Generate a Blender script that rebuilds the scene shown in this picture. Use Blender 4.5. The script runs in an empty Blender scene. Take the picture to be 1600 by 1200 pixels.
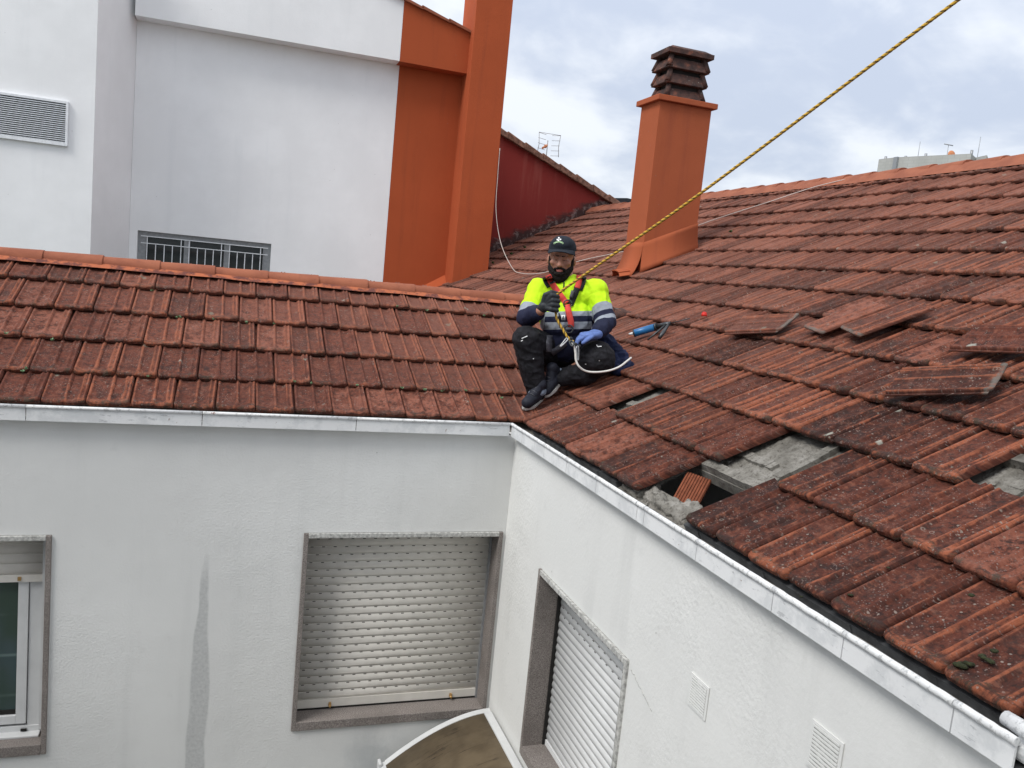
import bpy, bmesh, math, random
import numpy as np
from mathutils import Vector, Matrix, noise
from mathutils.bvhtree import BVHTree
random.seed(7); np.random.seed(7)
S = bpy.context.scene
COL = S.collection
R_ = math.radians

# ------------------------------------------------------------------ camera, sky, sun, exposure
F_PX = 1287.4
cam_d = bpy.data.cameras.new("camera"); cam = bpy.data.objects.new("camera", cam_d); COL.objects.link(cam)
cam_d.sensor_fit = 'HORIZONTAL'; cam_d.sensor_width = 36.0; cam_d.lens = 36.0 * F_PX / 1600.0
cam_d.clip_start = 0.05; cam_d.clip_end = 2000
cam.location = (-0.95874, -4.39317, 0.83835)
cam.rotation_euler = (1.442245, -0.0974705, -0.3218059)
S.camera = cam
SUN_EL, SUN_AZ_DIR = R_(50), Vector((-0.91, -0.38, 0))      # towards the sun (soft, behind cloud)
world = bpy.data.worlds.new("World"); S.world = world; world.use_nodes = True
S.view_settings.view_transform = 'Standard'; S.view_settings.look = 'None'
S.view_settings.gamma = 1.0; S.view_settings.exposure = 0.76
S.view_settings.use_curve_mapping = False
sun_d = bpy.data.lights.new("sun", 'SUN'); sun = bpy.data.objects.new("sun", sun_d); COL.objects.link(sun)
sun_d.energy = 1.5; sun_d.angle = R_(24); sun_d.color = (1.0, 0.97, 0.93)
_d = SUN_AZ_DIR.normalized() * math.cos(SUN_EL) + Vector((0, 0, math.sin(SUN_EL)))
sun.rotation_euler = _d.to_track_quat('Z', 'Y').to_euler(); sun.location = (0, 0, 30)
S.cycles.max_bounces = 6

# ------------------------------------------------------------------ node helper
class NG:
    def __init__(s, tree): s.t = tree; s.n = tree.nodes; s.l = tree.links
    def add(s, kind, **kw):
        n = s.n.new(kind)
        for k, v in kw.items():
            if k.startswith('_'): continue
            setattr(n, k, v)
        return n
    def put(s, sock, v):
        if v is None: return
        if isinstance(v, bpy.types.NodeSocket): s.l.new(v, sock)
        else:
            if hasattr(sock.default_value, '__len__') and not hasattr(v, '__len__'): v = [v] * len(sock.default_value)
            if hasattr(v, '__len__') and len(sock.default_value) == 4 and len(v) == 3: v = (*v, 1)
            sock.default_value = v
    def math(s, op, a, b=None, c=None, clamp=False):
        n = s.add('ShaderNodeMath', operation=op, use_clamp=clamp)
        s.put(n.inputs[0], a); s.put(n.inputs[1], b); s.put(n.inputs[2], c); return n.outputs[0]
    def vmath(s, op, a, b=None):
        n = s.add('ShaderNodeVectorMath', operation=op); s.put(n.inputs[0], a)
        if b is not None:
            if op == 'SCALE': s.put(n.inputs[3], b)
            else: s.put(n.inputs[1], b)
        return n.outputs[0] if op not in ('LENGTH', 'DOT_PRODUCT') else n.outputs[1]
    def noise(s, vec, scale, detail=3, rough=.55, dist=0.0):
        n = s.add('ShaderNodeTexNoise'); s.put(n.inputs['Vector'], vec); s.put(n.inputs['Scale'], scale)
        s.put(n.inputs['Detail'], detail); s.put(n.inputs['Roughness'], rough); s.put(n.inputs['Distortion'], dist)
        return n.outputs[0]
    def voro(s, vec, scale, rnd=1.0, out=0):
        n = s.add('ShaderNodeTexVoronoi'); s.put(n.inputs['Vector'], vec); s.put(n.inputs['Scale'], scale)
        s.put(n.inputs['Randomness'], rnd); return n.outputs[out] if out is not None else n
    def ss(s, x, a, b, c=0.0, d=1.0):
        n = s.add('ShaderNodeMapRange', interpolation_type='SMOOTHSTEP')
        s.put(n.inputs[0], x); s.put(n.inputs[1], a); s.put(n.inputs[2], b); s.put(n.inputs[3], c); s.put(n.inputs[4], d)
        return n.outputs[0]
    def mix(s, f, a, b, mode='MIX'):
        n = s.add('ShaderNodeMix', data_type='RGBA', blend_type=mode)
        s.put(n.inputs[0], f); s.put(n.inputs[6], a); s.put(n.inputs[7], b); return n.outputs[2]
    def ramp(s, f, stops):
        n = s.add('ShaderNodeValToRGB'); s.put(n.inputs[0], f); cr = n.color_ramp
        while len(cr.elements) < len(stops): cr.elements.new(.5)
        for e, (p, c) in zip(cr.elements, stops): e.position = p; e.color = (*c, 1)
        return n.outputs[0]
    def sep(s, v): n = s.add('ShaderNodeSeparateXYZ'); s.put(n.inputs[0], v); return n.outputs
    def comb(s, x, y, z):
        n = s.add('ShaderNodeCombineXYZ'); s.put(n.inputs[0], x); s.put(n.inputs[1], y); s.put(n.inputs[2], z); return n.outputs[0]
    def bump(s, h, strength, dist, normal=None):
        n = s.add('ShaderNodeBump'); s.put(n.inputs['Strength'], strength); s.put(n.inputs['Distance'], dist); s.put(n.inputs['Height'], h)
        if normal: s.put(n.inputs['Normal'], normal)
        return n.outputs[0]
    def pos(s): return s.add('ShaderNodeNewGeometry').outputs['Position']
    def obj(s): return s.add('ShaderNodeTexCoord').outputs['Object']
    def attr(s, name): return s.add('ShaderNodeAttribute', attribute_name=name).outputs['Fac']
    def rnd(s): return s.add('ShaderNodeObjectInfo').outputs['Random']

def new_mat(name):
    m = bpy.data.materials.new(name); m.use_nodes = True; g = NG(m.node_tree); g.n.clear()
    out = g.add('ShaderNodeOutputMaterial'); b = g.add('ShaderNodeBsdfPrincipled'); g.l.new(b.outputs[0], out.inputs[0])
    g.b = b
    return m, g
def finish(g, col, rough=.8, bump=None, metal=None, spec=.3):
    g.put(g.b.inputs['Base Color'], col); g.put(g.b.inputs['Roughness'], rough); g.put(g.b.inputs['Specular IOR Level'], spec)
    if bump is not None: g.put(g.b.inputs['Normal'], bump)
    if metal is not None: g.put(g.b.inputs['Metallic'], metal)
def simple(name, col, rough=.6, var=.15, scale=30, bumpd=0.0005, metal=None, spec=.3, bscale=None):
    m, g = new_mat(name); p = g.pos()
    n = g.noise(p, scale, 4); c2 = tuple(x * (1 - var) for x in col); c1 = tuple(min(1, x * (1 + var)) for x in col)
    finish(g, g.mix(g.ss(n, .3, .7), c2, c1), rough, g.bump(g.noise(p, bscale or scale * 4, 3), .6, bumpd), metal, spec)
    return m

# ---- sky
g = NG(world.node_tree); g.n.clear()
wo = g.add('ShaderNodeOutputWorld'); bg = g.add('ShaderNodeBackground'); g.l.new(bg.outputs[0], wo.inputs[0])
sky = g.add('ShaderNodeTexSky', sky_type='NISHITA', sun_disc=False, sun_elevation=SUN_EL,
            sun_rotation=math.atan2(SUN_AZ_DIR.x, SUN_AZ_DIR.y) % (2 * math.pi))
dirv = g.add('ShaderNodeTexCoord').outputs['Generated']
x, y, z = g.sep(dirv)
zc = g.math('ADD', g.math('ABSOLUTE', z), .32)
pl = g.comb(g.math('DIVIDE', x, zc), g.math('DIVIDE', y, zc), 0.0)
pl = g.vmath('ADD', pl, (3.1, 1.7, 0.4))
n1 = g.noise(pl, 1.9, 6, .52, .35); n2 = g.noise(pl, 5.5, 5, .55, .3)
cl = g.math('ADD', g.math('MULTIPLY', n1, .72), g.math('MULTIPLY', n2, .28))
f = g.ss(cl, .40, .60)
cloud = g.mix(f, (3.55, 3.95, 4.75), (5.5, 5.72, 6.05))
hi = g.ss(z, 0.05, .9, 1.0, 1.5)        # overcast sky: brighter overhead
cloud = g.mix(g.ss(z, .45, .9, 0, .8), cloud, (4.7, 4.75, 4.85)); cloud = g.vmath('SCALE', cloud, hi)
colr = g.mix(.08, cloud, sky.outputs[0])
g.put(bg.inputs[0], colr); bg.inputs[1].default_value = .1

# ------------------------------------------------------------------ object helpers
CAMR = cam.rotation_euler.to_matrix(); CAMC = Vector(cam.location)
def ray(px, py): return CAMR @ Vector(((px - 800) / F_PX, -(py - 600) / F_PX, -1.0))
def at(px, py, d): return CAMC + ray(px, py) * d
def px_of(P):
    q = CAMR.transposed() @ (Vector(P) - CAMC)
    return (800 + F_PX * q.x / -q.z, 600 - F_PX * q.y / -q.z, -q.z)
TL, TR = 0.447794, 0.469703            # pitches of the two roofs
GL, GR, TW = 0.3248, 0.3450, 0.2       # course gauge and tile width
XL0, XR0, YR0 = -1.6127, 0.6578, -1.7846
def on_right_roof(px, py, h=0.0):
    n = Vector((-math.sin(TR), 0, math.cos(TR))); d = ray(px, py)
    t = (h - math.sin(TR) * XR0 - n.dot(CAMC)) / n.dot(d); return CAMC + d * t
def on_left_roof(px, py, h=0.0):
    n = Vector((0, -math.sin(TL), math.cos(TL))); d = ray(px, py)
    return CAMC + d * ((h - n.dot(CAMC)) / n.dot(d))
WM = {}
def link(o, parent=None, world=Matrix.Identity(4)):
    COL.objects.link(o); W = world.copy()
    if parent is not None:
        o.parent = parent; o.matrix_parent_inverse = WM[parent.name].inverted()
    o.matrix_basis = W; WM[o.name] = W
    return o
def tag(o, label=None, cat=None, group=None, kind=None):
    if label: o['label'] = label
    if cat: o['category'] = cat
    if group: o['group'] = group
    if kind: o['kind'] = kind
    return o
def empty(name, loc, label, cat, group=None):
    o = bpy.data.objects.new(name, None); o.empty_display_size = .1
    link(o, None, Matrix.Translation(Vector(loc))); return tag(o, label, cat, group)
class MB:
    """collects shapes, links them as one mesh object"""
    def __init__(s): s.bm = bmesh.new()
    def quad(s, *ps, mi=0):
        f = s.bm.faces.new([s.bm.verts.new(p) for p in ps]); f.material_index = mi; return f
    def box(s, a, b, mi=0, M=None, bev=0.0):
        (x0, y0, z0), (x1, y1, z1) = a, b
        vs = [Vector(p) for p in ((x0,y0,z0),(x1,y0,z0),(x1,y1,z0),(x0,y1,z0),(x0,y0,z1),(x1,y0,z1),(x1,y1,z1),(x0,y1,z1))]
        if M is not None: vs = [M @ v for v in vs]
        v = [s.bm.verts.new(p) for p in vs]
        fs = [s.bm.faces.new([v[i] for i in q]) for q in ((0,3,2,1),(4,5,6,7),(0,1,5,4),(1,2,6,5),(2,3,7,6),(3,0,4,7))]
        for f in fs: f.material_index = mi
        if bev > 0:
            es = list({e for f in fs for e in f.edges})
            bmesh.ops.bevel(s.bm, geom=es, offset=bev, segments=2, affect='EDGES', profile=.6)
        return s
    def prism(s, poly, vec, mi=0):
        vec = Vector(vec); a = [s.bm.verts.new(Vector(p)) for p in poly]; b = [s.bm.verts.new(Vector(p) + vec) for p in poly]
        n = len(poly); fs = [s.bm.faces.new(a[::-1]), s.bm.faces.new(b)]
        for i in range(n): fs.append(s.bm.faces.new((a[i], a[(i+1) % n], b[(i+1) % n], b[i])))
        for f in fs: f.material_index = mi
        return s
    def tube(s, pts, r, seg=8, mi=0, caps=True, rfun=None):
        pts = [Vector(p) for p in pts]; rings = []; up = Vector((0, 0, 1)); prev = None
        for i, p in enumerate(pts):
            t = (pts[min(i+1, len(pts)-1)] - pts[max(i-1, 0)]).normalized()
            if prev is None:
                a = t.cross(up)
                if a.length < .1: a = t.cross(Vector((1, 0, 0)))
                a.normalize()
            else: a = (prev - t * prev.dot(t)).normalized()
            prev = a; b = t.cross(a); rr = r[i] if hasattr(r, '__len__') else r
            ring = []
            for k in range(seg):
                an = 2 * math.pi * k / seg; q = rr * (rfun(i, an) if rfun else 1)
                ring.append(s.bm.verts.new(p + (a * math.cos(an) + b * math.sin(an)) * q))
            rings.append(ring)
        for i in range(len(rings) - 1):
            for k in range(seg):
                f = s.bm.faces.new((rings[i][k], rings[i][(k+1) % seg], rings[i+1][(k+1) % seg], rings[i+1][k])); f.material_index = mi; f.smooth = True
        if caps:
            for rg in (rings[0][::-1], rings[-1]):
                f = s.bm.faces.new(rg); f.material_index = mi
        return s
    def capsule(s, p0, p1, r0, r1, seg=14):
        p0, p1 = Vector(p0), Vector(p1); ax = p1 - p0; L = max(ax.length, 1e-5); t = ax / L
        a = t.orthogonal().normalized(); b = t.cross(a); prof = []
        for k in range(1, 6): an = math.pi / 2 * k / 6; prof.append((-r0 * math.cos(an), r0 * math.sin(an)))
        prof.append((0, r0)); prof.append((L, r1))
        for k in range(5, 0, -1): an = math.pi / 2 * k / 6; prof.append((L + r1 * math.cos(an), r1 * math.sin(an)))
        rings = [[s.bm.verts.new(p0 + t * u + (a * math.cos(2*math.pi*k/seg) + b * math.sin(2*math.pi*k/seg)) * w) for k in range(seg)] for u, w in prof]
        e0 = s.bm.verts.new(p0 - t * r0); e1 = s.bm.verts.new(p1 + t * r1)
        for i in range(len(rings) - 1):
            for k in range(seg): s.bm.faces.new((rings[i][k], rings[i][(k+1) % seg], rings[i+1][(k+1) % seg], rings[i+1][k]))
        for k in range(seg):
            s.bm.faces.new((e0, rings[0][(k+1) % seg], rings[0][k])); s.bm.faces.new((e1, rings[-1][k], rings[-1][(k+1) % seg]))
        return s
    def ell(s, c, r, M=None, seg=20):
        mm = Matrix.Translation(Vector(c)) @ (M.to_4x4() if M is not None else Matrix.Identity(4)) @ Matrix.Diagonal((*r, 1))
        bmesh.ops.create_uvsphere(s.bm, u_segments=seg, v_segments=seg // 2, radius=1, matrix=mm); return s
    def mesh(s, name):
        bmesh.ops.recalc_face_normals(s.bm, faces=s.bm.faces); me = bpy.data.meshes.new(name); s.bm.to_mesh(me); s.bm.free(); return me
    def build(s, name, mats, parent=None, smooth=False, origin=None, bevel=0.0):
        if bevel:
            bmesh.ops.bevel(s.bm, geom=list(s.bm.edges), offset=bevel, segments=1, affect='EDGES')
        me = s.mesh(name)
        if not isinstance(mats, (list, tuple)): mats = [mats]
        for m in mats: me.materials.append(m)
        if smooth: me.polygons.foreach_set('use_smooth', [True] * len(me.polygons))
        W = Matrix.Identity(4)
        co = np.empty(len(me.vertices) * 3); me.vertices.foreach_get('co', co); co = co.reshape(-1, 3)
        if origin is None: origin = (*(co.mean(0)[:2]), co[:, 2].min())
        me.transform(Matrix.Translation(-Vector([float(v) for v in origin]))); W = Matrix.Translation(Vector([float(v) for v in origin]))
        return link(bpy.data.objects.new(name, me), parent, W)
def remeshed(mb, name, voxel, smooth=4, factor=.5):
    me = mb.mesh(name + '_tmp'); o = bpy.data.objects.new(name + '_tmp', me); COL.objects.link(o)
    md = o.modifiers.new('r', 'REMESH'); md.mode = 'VOXEL'; md.voxel_size = voxel
    if smooth:
        sm = o.modifiers.new('s', 'SMOOTH'); sm.iterations = smooth; sm.factor = factor
    dg = bpy.context.evaluated_depsgraph_get(); m2 = bpy.data.meshes.new_from_object(o.evaluated_get(dg), depsgraph=dg)
    bpy.data.objects.remove(o); bpy.data.meshes.remove(me); m2.name = name
    m2.polygons.foreach_set('use_smooth', [True] * len(m2.polygons)); return m2
def put_mesh(me, name, mats, parent):
    me.materials.clear()
    for m in (mats if isinstance(mats, (list, tuple)) else [mats]): me.materials.append(m)
    o = bpy.data.objects.new(name, me); return link(o, parent)

# ------------------------------------------------------------------ materials
def render_mat(name, col, dirt=(.30, .31, .30), amount=.35, rough_scale=90, bd=.0016, stain=False, base_dirt=False):
    m, g = new_mat(name); p = g.pos(); x, y, z = g.sep(p)
    big = g.noise(p, 1.3, 5, .6); st = g.noise(g.vmath('MULTIPLY', p, (7, 7, .55)), 1.0, 5, .6)
    fine = g.noise(p, 14, 4, .6)
    c = g.mix(g.ss(big, .35, .7), tuple(v * .93 for v in col), col)
    c = g.mix(g.math('MULTIPLY', g.ss(st, .52, .78), amount), c, dirt)
    c = g.mix(g.math('MULTIPLY', g.ss(fine, .6, .8), .12), c, dirt)
    sp = g.voro(p, 9); spn = g.noise(p, 3.0, 2)
    c = g.mix(g.math('MULTIPLY', g.ss(sp, .05, .03), g.ss(spn, .55, .6, 0, .5)), c, (.2, .2, .19))
    if stain:
        # damp grey streak running down the left wall, ragged edges
        wob = g.math('MULTIPLY', g.math('SUBTRACT', g.noise(g.vmath('MULTIPLY', p, (30, 30, 4)), 1.0, 4), .5), .024)
        wob2 = g.math('MULTIPLY', g.math('SUBTRACT', g.noise(g.vmath('MULTIPLY', p, (2, 2, 3)), 1.0, 2), .5), .03)
        cx = g.math('ADD', g.math('ADD', x, 1.022), g.math('ADD', wob, wob2))
        hw = g.add('ShaderNodeMapRange'); g.put(hw.inputs[0], z); g.put(hw.inputs[1], -.66); g.put(hw.inputs[2], -1.45); g.put(hw.inputs[3], .003); g.put(hw.inputs[4], .047)
        d = g.math('SUBTRACT', g.math('ABSOLUTE', cx), hw.outputs[0])
        msk = g.math('MULTIPLY', g.ss(d, .009, -.006), g.ss(z, -.66, -.95))
        grain = g.noise(p, 60, 3)
        c = g.mix(g.math('MULTIPLY', msk, g.ss(grain, .1, .8, .75, .35)), c, (.34, .35, .35))
        # second faint damp bloom under the big shutter
        d2 = g.vmath('LENGTH', g.vmath('SUBTRACT', p, (-.05, 0, -1.98)))
        c = g.mix(g.math('MULTIPLY', g.ss(d2, .32, .02), g.ss(g.noise(p, 5, 5, .65), .3, .65, .0, .45)), c, (.30, .33, .35))
        # soft grey runs below the gutter
        ru = g.noise(g.vmath('MULTIPLY', p, (4.5, 4.5, .25)), 1.0, 3)
        c = g.mix(g.math('MULTIPLY', g.ss(ru, .5, .75), .09), c, (.42, .44, .44))
    if base_dirt:
        zz = g.math('SUBTRACT', g.math('SUBTRACT', z, g.math('MULTIPLY', g.math('SUBTRACT', x, XR0), math.tan(TR))), 0.0)
        k = g.math('ADD', zz, g.math('MULTIPLY', g.math('SUBTRACT', g.noise(g.vmath('MULTIPLY', p, (3, 3, 7)), 1.0, 5, .7), .5), .5))
        c = g.mix(g.ss(k, .22, .06), c, g.mix(g.ss(g.noise(p, 9, 5, .75), .50, .64), (.055, .028, .026), (.20, .15, .14)))
    rough_mask = g.ss(g.noise(p, 1.1, 3), .40, .62, .22, 1.0)
    h = g.math('MULTIPLY', g.math('ADD', g.noise(p, rough_scale, 4, .6), g.math('MULTIPLY', g.noise(p, 9, 3), 1.0)), rough_mask)
    finish(g, c, .9, g.bump(h, .8, bd), spec=.2)
    return m
M = {}
M['white_wall'] = render_mat('white_render', (.72, .725, .71), stain=True, amount=.09, bd=.003)
M['white_rough'] = render_mat('white_rough_render', (.75, .755, .735), amount=.14, rough_scale=60, bd=.0052)
M['white_far'] = render_mat('white_far_render', (.88, .885, .885), dirt=(.70, .72, .73), amount=.25, bd=.002)
M['orange_wall'] = render_mat('orange_render', (.40, .085, .030), dirt=(.27, .062, .027), amount=.6, bd=.003)
M['orange_chimney'] = render_mat('orange_chimney_render', (.38, .100, .043), dirt=(.25, .066, .036), amount=.5, bd=.003)
M['red_wall'] = render_mat('red_render', (.22, .030, .025), dirt=(.28, .075, .06), amount=.6, bd=.003, base_dirt=True)
M['granite'] = None
m, g = new_mat('granite'); p = g.pos()
n = g.noise(p, 260, 2, .7); v = g.voro(p, 190, out=1)
c = g.ramp(g.noise(p, 180, 3, .7), [(.3, (.075, .065, .06)), (.48, (.21, .185, .17)), (.7, (.36, .33, .31))])
c = g.mix(g.math('MULTIPLY', g.ss(g.noise(p, 5, 5, .6), .4, .7), .45), c, (.12, .105, .095))
finish(g, c, .75, g.bump(n, .5, .0008)); M['granite'] = m
M['granite_light'] = simple('painted_granite_edge', (.42, .42, .40), .8, .35, 60, .001)
M['slat'] = simple('shutter_slat', (.66, .635, .585), .45, .05, 12, .0002)
M['slat_white'] = simple('shutter_slat_white', (.68, .69, .69), .45, .04, 12, .0002)
M['dark'] = simple('dark_gap', (.02, .019, .018), .9)
M['pvc'] = simple('white_pvc', (.62, .63, .63), .35, .04, 10, .0002)
M['metal_white'] = simple('white_painted_metal', (.75, .77, .79), .4, .08, 30, .0003)
M['steel'] = simple('grey_steel', (.42, .43, .44), .35, .2, 40, .0002, metal=.8)
M['alu'] = simple('grey_aluminium', (.30, .31, .32), .4, .1, 30, .0002, metal=.3)
m, g = new_mat('window_glass'); finish(g, (.028, .036, .038), .06, None, spec=.6); M['glass'] = m
m, g = new_mat('curtained_glass'); p = g.pos(); x, y, z = g.sep(p)
b_ = g.math('ABSOLUTE', g.math('SUBTRACT', g.math('FRACT', g.math('MULTIPLY', z, 4.6)), .5))
c = g.mix(g.ss(b_, .44, .5), (.048, .075, .08), (.12, .17, .165)); c = g.mix(g.ss(g.noise(p, 3, 2), .35, .65), c, (.035, .06, .045))
finish(g, c, .12, None, spec=.6); M['glass_curtain'] = m
# gutter: white painted zinc with grey worn patches
m, g = new_mat('gutter_paint'); p = g.pos()
w = g.noise(p, 7, 6, .7); w2 = g.noise(p, 38, 4, .65)
c = g.mix(g.ss(w, .45, .60), (.76, .77, .77), (.64, .655, .66)); c = g.mix(g.math('MULTIPLY', g.ss(g.noise(g.vmath('MULTIPLY', p, (14, 14, 60)), 1, 5, .7), .60, .68), .6), c, (.34, .35, .36))
c = g.mix(g.math('MULTIPLY', g.ss(g.noise(p, 24, 5, .7), .67, .72), .8), c, (.20, .09, .05))
finish(g, c, .5, g.bump(w2, .5, .001), spec=.4); M['gutter'] = m
m, g = new_mat('gutter_lip_paint'); p = g.pos(); w2 = g.noise(p, 60, 5, .7)
c = g.mix(g.ss(w2, .50, .64), (.72, .73, .73), (.45, .46, .46)); c = g.mix(g.ss(g.noise(p, 20, 4, .7), .66, .70), c, (.19, .07, .04))
finish(g, c, .5, g.bump(w2, .8, .002), spec=.4); M['lip'] = m
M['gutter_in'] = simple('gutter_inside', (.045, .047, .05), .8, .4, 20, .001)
# concrete
m, g = new_mat('concrete'); p = g.pos(); a = g.noise(p, 9, 6, .7); b_ = g.noise(p, 70, 4, .7)
c = g.ramp(a, [(.3, (.095, .088, .076)), (.5, (.20, .19, .168)), (.7, (.32, .305, .28))])
c = g.mix(g.math('MULTIPLY', g.ss(b_, .52, .66), .7), c, (.07, .062, .052))
finish(g, c, .95, g.bump(g.math('ADD', a, b_), 1.0, .006)); M['concrete'] = m
M['brick'] = simple('hollow_brick', (.19, .058, .028), .85, .2, 40, .001)
M['ground'] = simple('courtyard_floor', (.22, .215, .20), .9, .25, 2, .003)
M['far_ground'] = simple('distant_ground', (.09, .11, .07), 1, .4, .05, .01)
# far block building
m, g = new_mat('concrete_block_panels'); p = g.pos()
br = g.add('ShaderNodeTexBrick'); g.put(br.inputs['Vector'], g.comb(g.math('ADD', g.sep(p)[0], g.sep(p)[1]), g.sep(p)[2], 0))
g.put(br.inputs['Scale'], .9); g.put(br.inputs['Mortar Size'], .012); g.put(br.inputs['Color1'], (.42, .42, .40)); g.put(br.inputs['Color2'], (.45, .45, .43)); g.put(br.inputs['Mortar'], (.37, .37, .36))
finish(g, g.mix(g.math('MULTIPLY', g.ss(g.noise(g.vmath('MULTIPLY', p, (.5, .5, .1)), 1, 4), .4, .7), .4), br.outputs[0], (.30, .30, .28)), .9); M['block'] = m

# ---- clay tile
def tile_mat(name, old=.5, orange=1.0, pale=0.0, g_edge=False, k=1.0, lich=.6):
    m, g = new_mat(name)
    uv = g.add('ShaderNodeUVMap').outputs[0]
    R = g.math('FRACT', g.math('ADD', g.rnd(), g.attr('rnd')))
    R2 = g.math('FRACT', g.math('MULTIPLY', R, 17.31)); R3 = g.math('FRACT', g.math('MULTIPLY', R, 91.7))
    q = g.vmath('ADD', uv, g.comb(g.math('MULTIPLY', R, 31.0), g.math('MULTIPLY', R2, 17.0), g.math('MULTIPLY', R3, 5)))
    rz = g.attr('raise'); fr = g.attr('front'); P = g.pos()
    dark = g.mix(R2, (.060 * k, .0195 * k, .0140 * k), (.104 * k, .031 * k, .020 * k))
    mid = g.mix(R3, (.150 * k, .042 * k, .025 * k), (.215 * k, .061 * k, .036 * k))
    big = g.noise(P, 1.1, 3); n1 = g.noise(q, 16, 5, .65); st = g.noise(g.vmath('MULTIPLY', q, (70, 7, 1)), 1.0, 5, .65)
    a = g.math('ADD', g.math('MULTIPLY', n1, .6), g.math('MULTIPLY', g.noise(g.vmath('MULTIPLY', q, (26, 5, 1)), 1, 3), .4))
    a = g.math('ADD', a, g.math('MULTIPLY', g.math('SUBTRACT', R, .5), .26)); a = g.math('ADD', a, g.math('MULTIPLY', g.math('SUBTRACT', big, .5), .7))
    c = g.mix(g.ss(a, .60 - .3 * (1 - old), .36 - .3 * (1 - old) * .5), mid, dark)
    # worn clean clay on ribs, rims and fronts, streaked down the slope
    edge = g.math('MAXIMUM', rz, g.math('MULTIPLY', fr, .75))
    wv = g.math('ADD', g.math('MULTIPLY', edge, .30), g.math('ADD', g.math('MULTIPLY', st, .75), g.math('MULTIPLY', n1, .35)))
    wv = g.math('ADD', wv, g.math('MULTIPLY', g.math('SUBTRACT', R2, .5), .30))
    clean = g.math('MULTIPLY', g.ss(wv, .785 - .05 * orange, .98 - .05 * orange), .82)
    c = g.mix(clean, c, g.mix(R3, (.25, .078, .038), (.34, .108, .055)))
    # a few nearly clean orange tiles
    oc = g.math('MULTIPLY', g.ss(R, .82, .93), g.ss(n1, .66, .42))
    c = g.mix(g.math('MULTIPLY', oc, .8), c, (.25, .088, .055))
    # grime in the pans
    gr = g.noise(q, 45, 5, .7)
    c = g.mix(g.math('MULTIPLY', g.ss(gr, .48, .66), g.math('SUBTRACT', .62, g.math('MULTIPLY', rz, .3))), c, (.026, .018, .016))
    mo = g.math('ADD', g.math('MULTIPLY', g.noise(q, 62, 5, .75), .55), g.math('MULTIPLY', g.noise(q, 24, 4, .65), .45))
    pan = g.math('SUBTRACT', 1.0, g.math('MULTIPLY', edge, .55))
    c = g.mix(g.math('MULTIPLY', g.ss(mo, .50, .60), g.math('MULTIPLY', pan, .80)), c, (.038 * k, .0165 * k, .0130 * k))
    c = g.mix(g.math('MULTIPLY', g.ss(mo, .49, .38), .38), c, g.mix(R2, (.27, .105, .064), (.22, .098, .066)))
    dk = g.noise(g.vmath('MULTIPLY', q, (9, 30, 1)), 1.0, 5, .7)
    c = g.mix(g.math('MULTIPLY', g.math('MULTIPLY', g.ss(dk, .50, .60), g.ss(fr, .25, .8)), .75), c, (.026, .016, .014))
    v2 = g.voro(g.vmath('ADD', q, (3.3, 1.7, 0)), 52, out=None); sp2 = g.math('MULTIPLY', g.ss(g.math('ADD', v2.outputs[0], g.math('MULTIPLY', g.math('SUBTRACT', g.noise(q, 160, 3), .5), .3)), .24, .14), g.ss(g.sep(v2.outputs['Color'])[0], .50, .60))
    spm = g.ss(g.noise(q, 6, 4, .65), .40 , .60)
    # lichen: fine speckle, rings, blotches
    v = g.voro(q, 105); vm = g.noise(q, 13, 4, .6)
    sp = g.math('MAXIMUM', g.math('MULTIPLY', g.ss(v, .30, .14), g.ss(vm, .42, .62)), g.math('MULTIPLY', g.ss(g.noise(q, 85, 4, .7), .60, .68), g.ss(g.math('ADD', g.noise(q, 9, 4, .6), g.math('MULTIPLY', fr, .10)), .50, .64)))
    c = g.mix(g.math('MULTIPLY', sp, .7), c, (.24, .185, .165))
    farl = g.ss(g.sep(P)[1], -1.0, 2.5, lich, min(1.0, lich + .35)); c = g.mix(g.math('MULTIPLY', g.math('MULTIPLY', sp2, spm), farl), c, g.mix(R3, (.30, .25, .22), (.24, .22, .18)))
    vn = g.voro(q, 33, out=None); d = vn.outputs[0]; ok = g.math('MULTIPLY', g.ss(g.sep(vn.outputs['Color'])[0], .87, .90), g.ss(g.noise(q, 5, 2), .42, .58))
    dd = g.math('ADD', d, g.math('MULTIPLY', g.math('SUBTRACT', g.noise(q, 70, 3), .5), .22))
    ring = g.math('MULTIPLY', g.math('MULTIPLY', g.ss(dd, .16, .20), g.ss(dd, .31, .25)), ok)
    c = g.mix(g.math('MULTIPLY', ring, .5), c, (.24, .21, .18))
    vb = g.voro(q, 7.5, out=None); okb = g.ss(g.sep(vb.outputs['Color'])[1], .80 + .06 * (k < .55), .84 + .06 * (k < .55))
    db = g.math('ADD', vb.outputs[0], g.math('MULTIPLY', g.math('SUBTRACT', g.noise(q, 40, 4, .7), .5), .22))
    blot = g.math('MULTIPLY', g.ss(db, .16, .10), okb)
    c = g.mix(g.math('MULTIPLY', blot, .75), c, g.mix(R2, (.36, .37, .32), (.14, .15, .11)))
    # dark moss specks near the front edge
    ms = g.math('MULTIPLY', g.ss(g.noise(q, 26, 5, .75), .52, .62), g.ss(fr, .30, .9))
    c = g.mix(g.math('MULTIPLY', ms, .75), c, g.mix(R3, (.030, .026, .016), (.055, .045, .033)))
    wy = g.math('ADD', g.sep(P)[1], g.math('MULTIPLY', g.sep(P)[0], .55)); far_haze_lichen = g.ss(wy, -1.3, 3.2, 0, .55)
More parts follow.
